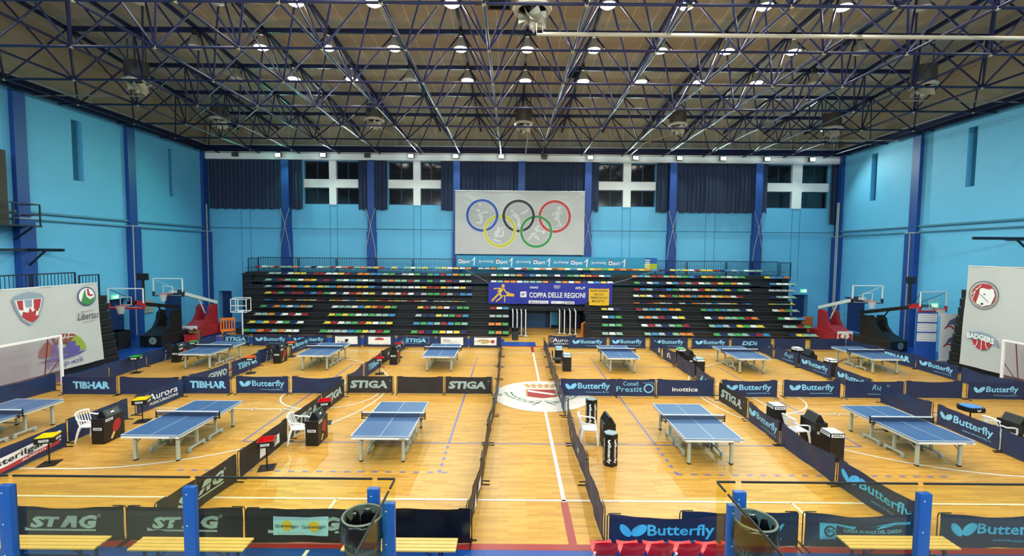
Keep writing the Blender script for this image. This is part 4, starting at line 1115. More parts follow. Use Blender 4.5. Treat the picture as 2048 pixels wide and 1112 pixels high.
def big_tray():
    t = thing('tray_stand', 'x', 'towel stand')
    b = MB(); b.box(-.2, .2, -.2, .2, 0, .02); b.build('base', M_black, t)
    b = MB(); b.tube([(0, 0, .02), (0, 0, .68)], .02, 8); b.build('pole', M_blackmetal, t)
    b = MB(); P = [(-.29, -.12), (-.2, -.26), (.2, -.26), (.29, -.12), (.29, .12), (.2, .26), (-.2, .26), (-.29, .12)]
    b.prism([(x, y) for x, y in P][::-1], lambda u, v, w: (u, v, .66 + w), .14); b.build('tray', M_black, t)
    b = MB(); b.prism([(x * .86, y * .86) for x, y in P][::-1], lambda u, v, w: (u, v, .79 + w), .02); b.build('liner', mat('liner_blue', '3C8FD8', .35), t)
    b = MB(); wings(b, 0, .73, .07, lambda u, v: (u, -.263, v), 0); wings(b, 0, .73, .06, lambda u, v: (.225 + (.29 - .2) * 0 + .05 - abs(u) * 0 + u * .35, -.2 + u * .6, v), 0); b.build('wing_emblem', M_print_white, t)
    return t
bt = big_tray(); tag(bt, 'black eight-sided stand with blue tray and white wing emblems on the right court', 'towel stand', TR); bt.location = (13.45, -3.2, 0)

def umpire_box():
    t = thing('umpire_box', 'x', 'umpire table')
    b = MB(); b.box(-.18, .18, -.34, .34, 0, .72, ch=.008); b.build('cabinet', M_black, t)
    b = MB(); f = lambda u, v: (.1815, u, v)
    b.ell(.08, .42, .13, .19, f, 0, 24, -.35); b.poly([(-.06, .26), (.02, .2), (.06, .26), (-.02, .33)], f, 0); b.poly([(-.14, .1), (-.08, .06), (.02, .22), (-.04, .27)], lambda u, v: (.184, u, v), 1)
    b.build('paddle_picture', [mat('paddle_red', 'A0222A', .5), mat('paddle_handle', 'D9B56A', .5)], t)
    for nm, R, u0 in (('x', Matrix.Identity(4), -.12), ('y', Matrix.Rotation(PI / 2, 4, 'Z'), -.28)):
        off = -.3425 if nm == 'x' else -.1825
        z = .4 if nm == 'x' else .62
        b = MB(); b.rect(u0, u0 + .24, z, z + .075, lambda u, v: R @ Vector((u, off, v))); b.text('STIGA', u0 + .02, z + .015, .2, .045, lambda u, v: R @ Vector((u, off - .002, v)), 1, .05, .12)
        b.build('label_sticker', [M_print_white, M_print_dark], t)
    return t
UB = [(-12.94, -4.45, 'black umpire box with red paddle picture by the left white chair'), (-6.86, -4.45, 'black umpire box with red paddle picture by the second white chair'), (-17.75, 4.9, 'black umpire box with red paddle picture at the leftmost back table'),
      (-12.74, 4.9, 'black umpire box with red paddle picture by the black chair at the second back table'), (-7.0, 4.85, 'black umpire box at the third back table, below a red tray'), (7.75, -4.25, 'black umpire box with scoreboard between the tall black boxes right of the aisle'),
      (13.64, -4.3, 'black umpire box at the right frame edge'), (7.45, 4.35, 'black umpire box between two black bins at the fifth back table'), (13.4, 4.55, 'black umpire box between white-topped boxes at the last back table')]
spread(umpire_box(), [(x, y, 0, 0, n) for x, y, n in UB], 'umpire boxes')
def scoreboard():
    t = thing('scoreboard', 'x', 'scoreboard')
    b = MB(); b.prism([(-.14, 0), (.14, 0), (.03, .2), (-.03, .2)], lambda u, v, w: (u, -.26 + w, v), .52); b.build('folding_case', M_blackmetal, t)
    b = MB(); f = lambda u, v: (.14 - .11 * v / .2 + .004, u, v)
    for u in (-.2, .03): b.rect(u, u + .17, .03, .17, f)
    b.build('number_panel', mat('flip_panel_dark', '303438', .4), t)
    b = MB(); b.rect(-.05, .05, .08, .12, lambda u, v: (.14 - .11 * v / .2 + .007, u, v)); b.build('label_sticker', M_print_white, t)
    return t
SB = [(-12.94, -4.4, 'black folding scoreboard on the umpire box by the left white chair'), (-6.86, -4.4, 'black folding scoreboard on the umpire box by the second white chair'), (-17.75, 4.9, 'black folding scoreboard on the umpire box at the leftmost back table'), (-12.74, 4.9, 'black folding scoreboard on the umpire box by the black chair'),
      (-7.0, 4.85, 'black folding scoreboard on the umpire box at the third back table'), (7.75, -4.25, 'black folding scoreboard between the tall black boxes right of the aisle'), (13.64, -4.3, 'black folding scoreboard at the right frame edge'), (7.45, 4.35, 'black folding scoreboard at the fifth back table'), (13.4, 4.55, 'black folding scoreboard at the last back table')]
spread(scoreboard(), [(x, y, .72, 0, n) for x, y, n in SB], 'folding scoreboards')
# narrow score stand right of the aisle
t = thing('score_stand', 'plain black score stand between two hexagonal columns right of the aisle', 'umpire table', (1.62, -4.45, 0))
b = MB(); b.box(-.18, .18, -.25, .25, 0, .68, ch=.006); b.build('cabinet', M_black, t)
sbo = dup(bpy.data.objects['scoreboard'], (1.61, -4.44, .68), .08, 'black folding scoreboard on the plain stand right of the aisle', 'folding scoreboards')
def hexcol():
    t = thing('hexagonal_column', 'x', 'ball box')
    H6 = [(.19 * math.cos(PI / 6 + k * PI / 3), .19 * math.sin(PI / 6 + k * PI / 3)) for k in range(6)]
    b = MB(); b.prism(H6[::-1], lambda u, v, w: (u, v, w), .84); b.build('column', M_black, t)
    b = MB(); b.prism([(x * .92, y * .92) for x, y in H6][::-1], lambda u, v, w: (u, v, .84 + w), .02); b.build('top', mat('column_top_grey', '7E9298', .3), t)
    for a in (-PI * 2 / 3, -PI / 3, PI):
        nx, ny = math.cos(a), math.sin(a); tx, ty = -ny, nx; r0 = .19 * math.cos(PI / 6) + .003
        f = lambda u, v: (nx * r0 + tx * u, ny * r0 + ty * u, v)
        b = MB(); b.text('Butterfly', 0, 0, .5, .11, lambda u, v: f(v - .055, .58 - u), 0, .03); wings(b, .06, 0, .08, lambda u, v: f(v - .0, .72 - u), 0)
        b.build('printed_logo', M_print_white, t)
    return t
spread(hexcol(), [(1.42, -5.72, 0, .1, 'near black hexagonal column with white vertical lettering right of the aisle'), (1.4, -2.98, 0, .1, 'far black hexagonal column with white vertical lettering right of the aisle')], 'hexagonal columns')
M_boxtop = mat('towel_white', 'E6E8EA', .7)
def tower(word, topc):
    t = thing('towel_box', 'x', 'towel box')
    b = MB(); b.box(-.19, .19, -.21, .21, 0, .78, ch=.005); b.build('cabinet', M_black, t)
    b = MB(); b.box(-.17, .17, -.19, .19, .78, .80, ch=.008); b.build('top_cloth', topc, t)
    for R, off, w in ((Matrix.Identity(4), -.213, .17), (Matrix.Rotation(-PI / 2, 4, 'Z'), -.193, .18)):
        b = MB(); b.rect(-w, w, .68, .765, lambda u, v: R @ Vector((u, off, v))); b.build('label_band', M_print_white, t)
        if word:
            b = MB(); b.text(word, -w * .8, .695, w * 1.6, .055, lambda u, v: R @ Vector((u, off - .003, v)), 0, .05); b.build('printed_word', M_print_dark, t)
    return t
spread(tower('JOOLA', M_boxtop), [(7.55, -5.3, 0, 0, 'tall black box with white top, nearest to the sagging divider'), (7.28, -3.15, 0, 0, 'tall black box with white top, behind the wing divider and white chair')], 'black towel boxes')
spread(tower('', M_boxtop), [(13.55, 5.7, 0, 0, 'black box with white top, far one at the last back table'), (13.5, 3.2, 0, 0, 'black box with white top, near one at the last back table')], 'black towel boxes')
spread(tower('', mat('towel_blue', '8FB9DE', .7)), [(7.42, 3.15, 0, 0, 'black box with pale blue top, near one at the fifth back table'), (1.42, 3.75, 0, 0, 'black box with pale blue top, near one by the aisle'), (1.2, 5.3, 0, 0, 'black box with pale blue top, far one by the aisle')], 'black towel boxes')
spread(tower('', mat('towel_green', '58A86A', .7)), [(7.4, 5.3, 0, 0, 'black box with green top, far one at the fifth back table')], 'black towel boxes')

# chairs
def mono_chair():
    t = thing('plastic_chair', 'x', 'chair')
    b = MB()
    def seat(u, v, w=0): return (u * (1 - .08 * (v + .22) / .44), v, .43 - .03 * math.cos(u * 6) * 0 + .04 * u * u * 4 + .015 * (-v) - w)
    cloth(b, -.22, .22, -.23, .22, seat, 8, 8, th=.02); b.tube([(-.22, -.23, .43), (0, -.25, .42), (.22, -.23, .43)], .018, 6); b.build('seat', M_white, t, sharp=False)
    b = MB()
    def back(u, v, w=0):
        a = u / .24 * 1.15
        return (.25 * math.sin(a) * (1 + .1 * v), .12 + .09 * math.cos(a) + .10 * v + w, .43 + v * (.42 - .05 * (u / .24) ** 2))
    for i in range(7):
        u = -.21 + .07 * i; b.tube([back(u, k / 4) for k in range(5)], .014, 5)
    b.tube([back(-.24 + .48 * k / 12, 1) for k in range(13)], .026, 6); b.tube([back(-.24 + .48 * k / 12, .05) for k in range(13)], .02, 6)
    b.build('backrest', M_white, t)
    for s in (-1, 1):
        b = MB(); b.tube([back(s * .24, .75), (s * .29, .12, .66), (s * .29, -.1, .65), (s * .28, -.2, .62), (s * .26, -.23, .5), (s * .24, -.24, .42)], .022, 6); b.build('armrest', M_white, t)
        for y0, y1 in ((-.22, -.26), (.18, .27)):
            b = MB(); b.tube([(s * .2, y0, .43), (s * .24, (y0 * 2 + y1) / 3, .3), (s * .27, y1, .0)], [.04, .032, .022], 6); b.build('leg', M_white, t)
    return t
spread(mono_chair(), [(-13.4, -4.45, 0, PI / 2 + .12, 'white plastic armchair behind the umpire box, front left'), (-7.32, -4.5, 0, PI / 2 + .12, 'white plastic armchair by the black divider, left of the aisle'), (1.08, -4.35, 0, PI / 2 - .1, 'white plastic armchair right beside the centre aisle'),
      (7.2, -4.3, 0, PI / 2 + .1, 'white plastic armchair between black boxes, half behind the sagging divider'), (13.14, -4.35, 0, PI / 2, 'white plastic armchair at the right frame edge')], 'white plastic armchairs')
def office_chair():
    t = thing('office_chair', 'x', 'chair')
    b = MB(); b.box(-.22, .22, -.22, .22, .42, .48, ch=.02); b.build('seat', M_black, t)
    b = MB(); b.box(-.21, .21, .2, .24, .58, .86, ch=.018); b.build('backrest', M_black, t)
    for s in (-1, 1):
        for y0, y1 in ((-.2, -.24), (.2, .27)):
            b = MB(); b.tube([(s * .19, y0, .43), (s * .21, y1, 0)], .012, 6)
            if y0 > 0: b.tube([(s * .19, .2, .43), (s * .19, .235, .7)], .012, 6)
            b.build('leg', M_greymetal, t)
    return t
spread(office_chair(), [(1.0, 4.2, 0, PI / 2, 'black chair with metal legs beside the aisle, back right court'), (-13.13, 5.0, 0, PI / 2, 'black chair by the left back divider'), (-18.16, 5.0, 0, PI / 2, 'black chair by the left side line')], 'black chairs')

# ------------------------------------------------------------------ side bleachers pushed together, side banners
def side_bleacher(s, x0, ztop, y1, lab):
    t = thing('bleacher', lab, 'bleacher', (s * (x0 + 1.5), -3, 0), 0, 'pushed-in bleachers on the side walls')
    n = 9; h = ztop / n
    for k in range(n):
        b = MB(); a = x0 + .06 * k
        xa, xb = sorted((s * (a - x0 - 1.5), s * (23.35 - x0 - 1.5)))
        b.box(xa, xb, -9, y1 + 3, k * h, (k + 1) * h - .03)
        e = s * (a - x0 - 1.5); b.box(min(e, e - s * .03), max(e, e - s * .03), -9, y1 + 3.0, (k + 1) * h - .1, (k + 1) * h - .06, 1)
        e2 = s * (a + .03 - x0 - 1.5); xa, xb = sorted((e2, s * (23.3 - x0 - 1.5))); b.box(xa, xb, -9, y1 + 2.95, k * h - .02 if k else 0, k * h + .04)
        b.build('step', [M_bl, M_blrail], t)
    e = s * (.75 - 1.5)
    ys = [y1 + 2.9, y1 + 1.75, y1 - .2, y1 - 2.2, y1 - 4.2]
    b = MB(); rail_panel(b, (e, y1 + 2.9, ztop - .1), (e, y1 + 1.9, ztop - .1), 1.1, 6); b.build('end_railing', M_rail, t)
    for i in range(1, 4):
        b = MB(); rail_panel(b, (e, ys[i] - .05, ztop + .05), (e, ys[i + 1] + .05, ztop + .05), 1.1, 12); b.build('back_railing', M_rail, t)
side_bleacher(-1, 20.75, 3.3, 4.85, 'black pushed-in bleacher behind the left white banner')
side_bleacher(1, 20.6, 3.95, 4.95, 'black pushed-in bleacher behind the right white banner')
def side_banner(s, X, y0, y1, z0, z1, slant, lab):
    t = thing('sponsor_banner', lab, 'banner', (s * X, 0, 0), 0, 'white sponsor banners on the side bleachers')
    def W(v, z): return .02 * math.sin(v * 3.1) + .015 * math.sin(v * 7 + z * 2)
    def fn(u, z, w=0):      # u = world y, w = out of the cloth
        return (-s * (W(u, z) + w) , u + (slant * (z1 - z) / (z1 - z0) if u > y1 - 1.5 else 0), z - .0)
    b = MB(); cloth(b, y0, y1, z0, z1, lambda u, v, w=0: fn(u, v, -w), 40, 10); b.build('sheet', M_banner, t, sharp=False)
    b = MB(); b.tube([(0, y0, z1), (0, y1, z1)], .02, 6); b.build('top_rod', M_print_white, t)
    return t, fn
t, fn = side_banner(-1, 20.58, -3.5, 3.65, .33, 3.97, .2, 'tall white banner with sport emblems on the left bleacher')
o1 = lambda d: (lambda u, v: (.058 + (d - .03) * 2.0, u + (.2 * (3.97 - v) / 3.64 if u > 2.15 else 0), v))
M_pgrey = mat('print_steel', '8E9FB0', .6)
b = MB()
b.poly([(0, 3.55), (.1, 3.7), (.58, 3.83), (1.08, 3.7), (1.18, 3.55), (1.12, 3.2), (.9, 2.7), (.6, 2.45), (.3, 2.7), (.08, 3.2)], o1(.035), 0)
b.poly([(.08, 3.52), (1.1, 3.52), (1.04, 3.2), (.85, 2.75), (.6, 2.55), (.35, 2.75), (.15, 3.2)], o1(.04), 1)
b.poly([(.14, 3.5), (.36, 3.5), (.36, 3.1), (.2, 3.15)], o1(.045), 2); b.poly([(.76, 3.5), (1.05, 3.5), (1.0, 3.2), (.9, 3.0), (.76, 3.12)], o1(.045), 2)
b.poly([(.34, 3.05), (.55, 2.98), (.6, 3.2), (.68, 3.0), (.85, 3.1), (.8, 2.85), (.95, 2.8), (.75, 2.62), (.6, 2.6), (.45, 2.7), (.3, 2.85)], o1(.048), 2)
b.poly([(.42, 3.5), (.7, 3.5), (.68, 3.2), (.46, 3.2)], o1(.043), 0)
b.build('shield_emblem', [M_pgrey, M_print_white, M_print_red], t)
b = MB()
b.ring(3.02, 3.4, .38, .43, o1(.035), 0, 36); b.ell(3.02, 3.4, .38, .38, o1(.033), 3, 30)
b.poly([(2.72, 3.15), (2.95, 3.75), (2.98, 3.4), (3.15, 3.25), (3.38, 3.35), (3.3, 3.14), (3.1, 3.02), (2.88, 3.03)], o1(.04), 1)
b.poly([(3.05, 3.75), (3.12, 3.74), (3.16, 3.5), (3.36, 3.45), (3.2, 3.38), (3.06, 3.45)], o1(.04), 2)
b.build('ball_emblem', [mat('print_blue_ring', '3A4C7E', .6), M_print_green, M_print_red, M_print_white], t)
b = MB(); b.text('Libertas', 2.5, 2.36, 1.0, .32, o1(.035), 0, 0, .25); b.rect(2.65, 3.3, 2.72, 2.735, o1(.035), 0); b.rect(2.75, 3.3, 2.24, 2.255, o1(.035), 0); b.build('printed_name', M_print_dark, t)
b = MB()
b.ring(1.82, .95, .55, .95, o1(.035), 1, 16, 1.0, 2.0); b.ring(1.82, .95, .55, .95, o1(.035), 2, 10, .12, 1.0); b.ring(1.82, .95, .55, .95, o1(.035), 0, 10, 2.2, 3.0)
for k in range(4): b.line((1.55 + .17 * k, 1.62 + .03 * math.sin(k)), (1.62 + .17 * k, 1.86), .03, o1(.045), 4)
b.line((1.5, 1.76), (2.2, 1.7), .03, o1(.045), 4)
for x0, x1, z1 in ((1.4, 1.62, 1.5), (1.66, 1.78, 1.35), (1.82, 1.98, 1.3), (2.05, 2.28, 1.5), (2.28, 2.45, 1.25)): b.rect(x0, x1, 1.0, z1, o1(.042), 3)
b.poly([(.85, .88), (1.3, .95), (2.4, .98), (2.8, 1.0), (2.4, .86), (1.6, .78)], o1(.044), 3)
b.build('city_emblem', [mat('print_brown_orange', 'A8562E', .6), mat('print_brown', '8A4A34', .6), mat('print_olive', '8FA83A', .6), M_print_purple, M_print_white], t)
b = MB(); b.text('Palapoli', 1.2, .44, 1.35, .3, o1(.035), 0); b.build('printed_name', M_print_purple, t)
t, fn = side_banner(1, 20.4, -3.5, 4.02, .4, 5.11, .15, 'tall white banner with two round basketball emblems on the right bleacher')
o2 = lambda d: (lambda u, v: (-.058 - (d - .03) * 2.0, u, v))
b = MB(); c, z = 3.2, 3.8
b.ring(c, z, .62, .65, o2(.035), 2, 40); b.ell(c, z, .52, .52, o2(.035), 0, 36)
b.poly([(c - .5, z + .02), (c - .42, z + .3), (c - .2, z + .35), (c + .15, z + .3), (c + .2, z - .05), (c + .3, z - .4), (c, z - .52), (c - .35, z - .4)], o2(.04), 1)
b.poly([(c - .05, z + .3), (c - .3, z + .28), (c - .3, z + .5), (c - .05, z + .52)], o2(.042), 0)
b.ell(c - .06, z + .05, .04, .03, o2(.046), 2, 10); b.line((c + .2, z + .1), (c - .25, z - .3), .02, o2(.046), 2); b.ell(c + .02, z - .4, .06, .05, o2(.046), 2, 8)
b.line((c + .5, z + .0), (c + .1, z + .45), .03, o2(.046), 1); b.line((c + .45, z - .2), (c + .3, z + .3), .03, o2(.046), 1)
b.build('round_emblem', [M_print_red, M_print_white, M_print_dark], t)
b = MB(); c, z = 3.14, 1.72
b.ring(c, z, .0, .42, o2(.035), 0, 20, PI, 2 * PI)
b.line((c, z), (c, z - .42), .03, o2(.04), 1); b.ring(c - .5, z - .1, .3, .33, o2(.04), 1, 10, -.9, .3); b.ring(c + .5, z - .1, .3, .33, o2(.04), 1, 10, 2.8, 4.0)
b.poly([(c + .72, z + .0), (c + .66, z + .3), (c + .1, z + .4), (c - .3, z + .36), (c - .66, z + .12), (c - .74, z - .2), (c - .3, z + .0), (c + .2, z + .06)], o2(.044), 2)
b.text('BADGERS', -(c + .64), z + .02, 1.22, .26, lambda u, v: (-.118, -u, v - .18 * ((-u - c) < 0) * abs(-u - c)), 1, .05)
b.build('ball_emblem', [M_print_red, M_print_white, M_pgrey], t)

# ------------------------------------------------------------------ handball goals
M_gnet = netmat('goal_net_rose', 'A58A9C', .38)
def goal():
    t = thing('handball_goal', 'x', 'goal')
    for y in (-1.5, 1.5):
        b = MB(); b.box(-.04, .04, y - .04, y + .04, 0, 2.08, ch=.008); b.build('post', M_white, t)
    b = MB(); b.box(-.04, .04, -1.46, 1.46, 2.0, 2.08, ch=.008); b.build('crossbar', M_white, t)
    b = MB()
    for y in (-1.5, 1.5): b.tube([(-.04, y, 2.02), (-.5, y, 2.0), (-.75, y, .03), (0, y, .03)], .02, 6)
    b.tube([(-.75, -1.5, .03), (-.75, 1.5, .03)], .02, 6)
    for y in (-1.5, 1.5): b.tube([(-.05, y, 1.1), (-.72, y, .2)], .015, 5)
    b.build('net_frame', mat('frame_dark_red', '6A2B30', .5), t)
    b = MB(); b.add([(-.02, -1.5, 2.0), (-.02, 1.5, 2.0), (-.5, 1.5, 1.98), (-.5, -1.5, 1.98), (-.75, 1.5, .03), (-.75, -1.5, .03), (-.02, 1.5, .03), (-.02, -1.5, .03)], [(0, 1, 2, 3), (3, 2, 4, 5), (1, 6, 4, 2), (0, 3, 5, 7)])
    b.build('net', M_gnet, t)
    return t
spread(goal(), [(-19.45, -.78, 0, 0, 'white goal frame with pinkish net in front of the left white banner'), (19.55, .0, 0, PI, 'white goal frame with pinkish net in front of the right white banner')], 'handball goals')

# ------------------------------------------------------------------ portable basketball units
M_board = clear('board_glass', (.95, .975, .975), .35)
M_hoop = mat('hoop_orange', 'C8452A', .4)
M_hnet = netmat('hoop_net', 'DADADA', .4)
def basket(label, loc, rz, body, arm, pad, zb, clock, dark_base, print_panel):
    t = thing('basketball_unit', label, 'basketball hoop', loc, rz, 'portable basketball units by the walls')
    b = MB(); b.box(-.62, .62, -.3, 2.0, .06, .68, ch=.03)
    for x in (-.5, .5):
        for y in (-.1, 1.8): b.box(x - .05, x + .05, y - .08, y + .08, 0, .1)
    base = b.build('base', dark_base, t)
    b = MB()
    if print_panel:
        b.rect(-.5, .5, .02, .78, lambda u, v: (u, -.335, v + .02), 0)
        for sx in (-1, 1):
            b.poly([(sx * .12, .3), (sx * .42, .22), (sx * .44, .62), (sx * .2, .66), (sx * .3, .45)], lambda u, v: (u, -.34, v), 1)
        b.ell(0, .45, .09, .16, lambda u, v: (u, -.34, v), 2, 14)
        b.build('printed_panel', [M_print_white, M_print_red, M_print_tan], base)
    else:
        b.ring(.1, .38, .15, .2, lambda u, v: (u, -.303, v), 0, 24); b.ell(.1, .38, .11, .11, lambda u, v: (u, -.303, v), 0, 20); b.rect(.05, .15, .33, .43, lambda u, v: (u, -.306, v), 1)
        b.build('round_mark', [M_print_grey, M_print_dark], base)
    b = MB()
    for x in (-.5, .28): b.prism([(-.25, .68), (.45, 1.0), (.75, 1.4), (.85, 1.85), (1.05, 2.0), (1.3, 1.95), (1.3, 1.3), (1.5, .68)], lambda u, v, w: (x + w, u, v), .22)
    b.prism([(-.25, .68), (.5, 1.05), (.9, 1.05), (1.0, .68)], lambda u, v, w: (-.28 + w, u, v), .56)
    b.prism([(1.4, .68), (1.45, 1.4), (1.7, 1.9), (1.97, 1.9), (1.97, .68)], lambda u, v, w: (-.14 + w, u, v), .28)
    b.build('tower', body, t)
    b = MB(); b.bar((0, 2.05, 2.02), (0, -1.1, zb + .05), .15, .2); b.bar((0, -.95, zb + .06), (0, -1.75, zb + .16), .13, .15); b.bar((0, 1.0, 1.4), (0, .35, zb - .3), .06)
    b.build('arm', arm, t)
    b = MB(); b.bar((0, -.75, zb + .02), (0, -1.3, zb + .1), .2, .26); b.box(-.95, .95, -1.93, -1.83, zb - (.16 if clock else .12), zb - .06); b.box(-.95, -.86, -1.93, -1.83, zb - .1, zb + .16); b.box(.86, .95, -1.93, -1.83, zb - .1, zb + .16)
    b.build('padding', pad if clock else mat('padding_navy', '1B2440', .5), t)
    bd = MB(); bd.box(-.9, .9, -1.9, -1.885, zb - .1, zb + .95); bo = bd.build('backboard', M_board, t)
    b = MB()
    for p in ((-.92, .92, zb - .1, zb - .05), (-.92, .92, zb + .91, zb + .96), (-.92, -.87, zb - .1, zb + .96), (.87, .92, zb - .1, zb + .96)): b.box(p[0], p[1], -1.915, -1.87, p[2], p[3])
    for p in ((-.3, .3, zb + .05, zb + .08), (-.3, .3, zb + .47, zb + .5), (-.3, -.27, zb + .05, zb + .5), (.27, .3, zb + .05, zb + .5)): b.box(p[0], p[1], -1.91, -1.9, p[2], p[3])
    b.build('board_frame', M_white, bo)
    b = MB()
    for sx in (-1, 1): b.tube([(sx * .8, -1.86, zb + .85), (sx * .05, -.7, zb + .0)], .018, 5)
    b.build('board_brace', arm, bo)
    b = MB(); b.tube([(.225 * math.cos(a), -2.24 + .225 * math.sin(a), zb + .05) for a in (2 * PI * k / 20 for k in range(20))], .014, 6, closed=True); b.box(-.1, .1, -2.02, -1.91, zb + .0, zb + .07)
    hp = b.build('hoop', M_hoop, t)
    b = MB(); b.lathe([(.22, 0), (.16, -.2), (.13, -.42)], (0, -2.24, zb + .05), 14); b.build('net', M_hnet, hp)
    if clock:
        b = MB(); b.bar((0, -.7, zb + .1), (0, -.7, zb + 1.35), .09); b.box(-.3, .3, -.78, -.66, zb + 1.3, zb + 1.68, ch=.02); b.build('shot_clock', M_black, t)
M_redp = mat('stand_red', '8E1F28', .45)
M_padred = mat('padding_red', 'B0222C', .5)
M_armw = mat('arm_white', 'C9D2CE', .4)
basket('black portable basketball unit with red padding, nearest on the left side', (-21.65, 8.25, 0), .03, M_black, M_black, M_padred, 2.55, True, M_black, False)
basket('red portable basketball unit with white arm, farther one on the left', (-21.35, 11.0, 0), -.06, M_redp, M_armw, M_padred, 2.92, False, M_redp, True)
basket('black portable basketball unit with red padding, nearest on the right side', (21.0, 8.6, 0), .22, M_black, M_black, M_padred, 2.72, True, M_black, False)
basket('red portable basketball unit with white arm, farther one on the right', (19.75, 11.1, 0), .03, M_redp, M_armw, M_padred, 2.86, False, M_redp, True)

# ------------------------------------------------------------------ passage under the bleachers
M_navywall = mat('passage_navy', '16305E', .55)
b = MB(); b.box(-1.4, 3.9, 16.0, 16.1, 0, 2.6); wp = struct(b.build('wall_passage', M_navywall))
b = MB(); b.box(-.15, 1.3, 15.93, 16.0, 0, 2.45); b.box(.1, .16, 15.9, 15.93, 1.0, 1.15)
struct(b.build('door_1', mat('passage_door_blue', '25507E', .5)))
def folded_table():
    t = thing('folded_table', 'x', 'table')
    for s in (-1, 1):
        b = MB(); b.box(s * .06 - .011, s * .06 + .011, -.76, .76, .18, 1.55); b.build('tabletop', M_black, t)
    b = MB()
    for y in (-.7, .7): b.box(-.03, .03, y - .03, y + .03, .1, 1.66); b.bar((-.13, y, .08), (.13, y, .08), .05, .04)
    b.bar((0, -.7, 1.6), (0, .7, 1.6), .04); b.bar((0, -.7, .3), (0, .7, .3), .04)
    b.build('frame', M_print_white, t)
    for x in (-.12, .12):
        for y in (-.7, .7):
            b = MB(); b.lathe([(.01, -.015), (.05, -.015), (.05, .015), (.01, .015)], (0, 0, 0), 10, 0, Matrix.Translation((x, y, .05)) @ Matrix.Rotation(PI / 2, 4, 'Y')); b.build('caster', M_wheel, t)
    return t
spread(folded_table(), [(-1.14, 13.2, 0, .02, 'folded black table with white frame at the passage, against the left bank'), (-.85, 13.0, 0, .01, 'folded black table with white frame, second from the left bank'), (-.56, 13.05, 0, .0, 'folded black table with white frame, third from the left bank'), (-.27, 12.8, 0, -.02, 'folded black table with white frame, fourth from the left bank'),
   (2.1, 13.9, 0, -.06, 'folded black table with white frame right in the passage, leftmost there'), (2.44, 13.8, 0, -.08, 'folded black table right in the passage, second from its left'), (2.8, 13.65, 0, -.08, 'folded black table right in the passage, third from its left'), (3.16, 13.55, 0, -.08, 'folded black table right in the passage, rightmost there')], 'folded tables in the passage')
t = thing('blue_cart', 'blue wheeled cart standing at the end of the passage', 'cart', (2.02, 15.55, 0))
b = MB(); b.box(-.42, .42, -.28, .28, .3, 1.25, ch=.02); b.build('body', mat('cart_blue', '2C86B4', .5), t)
b = MB(); b.box(-.43, .43, -.29, .29, 1.25, 1.55, ch=.02); b.box(.12, .4, -.3, -.29, 1.3, 1.5, 0); b.build('lid', mat('cart_lid_teal', '23556E', .5), t)
b = MB()
for x in (-.4, .4): b.box(x - .02, x + .02, -.3, -.26, .08, 1.3)
b.build('frame', M_greymetal, t)
for x in (-.38, .38):
    b = MB(); b.lathe([(.01, -.02), (.06, -.02), (.06, .02), (.01, .02)], (0, 0, 0), 12, 0, Matrix.Translation((x, -.22, .06)) @ Matrix.Rotation(PI / 2, 4, 'Y')); b.box(x - .02, x + .02, -.24, -.2, .08, .32); b.build('caster', M_rubber, t)
t = thing('waste_bin', 'dark green waste bin with black bag at the passage entrance', 'waste bin', (-.98, 11.12, 0))
b = MB(); b.lathe([(.005, 0), (.2, 0), (.235, .72), (.225, .72), (.2, .3)], n=20); b.build('bucket', mat('bin_dark_green', '2C332C', .6), t)
b = MB(); b.lathe([(.245, .6), (.25, .7), (.24, .76), (.2, .74), (.18, .5)], n=20); b.build('bag', mat('bag_black', '0C0D10', .25), t)
M_orange = mat('barrier_orange', 'D9751E', .5)
def orange_barrier(lab, loc, rz, w, h):
    t = thing('crowd_barrier', lab, 'barrier', loc, rz, 'orange plastic barriers')
    b = MB(); b.box(-w / 2, w / 2, -.04, .04, h - .18, h, ch=.02); b.box(-w / 2, w / 2, -.04, .04, .12, .3, ch=.02)
    n = max(3, int(w / .16))
    for k in range(n + 1): x = -w / 2 + .04 + (w - .08) * k / n; b.box(x - .035, x + .035, -.03, .03, .25, h - .15)
    b.build('panel', M_orange, t)
    for x in (-w * .35, w * .35):
        b = MB(); b.bar((x, -.22, .06), (x, .22, .06), .08, .12); b.build('foot', M_orange, t)
orange_barrier('orange plastic barrier on edge beside the right passage wall', (3.5, 12.1, 0), 1.2, .9, 1.0)
orange_barrier('orange slotted plastic barrier left of the far bleachers', (-20.15, 12.5, 0), .5, .85, 1.05)
orange_barrier('orange plastic barrier right of the far bleachers', (19.75, 14.4, 0), .3, 1.0, 1.2)
t = thing('equipment_stand', 'black equipment stand rising beside the orange barrier in the passage', 'stand', (3.62, 11.35, 0))
b = MB(); b.box(-.2, .2, -.15, .15, 0, 1.1, ch=.02); b.build('case', M_black, t)
b = MB(); b.tube([(0, 0, 1.1), (0, 0, 2.35)], .03, 6); b.bar((-.25, 0, 1.75), (.2, 0, 1.75), .05); b.build('pole', M_black, t)
b = MB(); b.box(-.12, .1, -.1, .1, 2.0, 2.5, ch=.03); b.build('head', M_black, t)
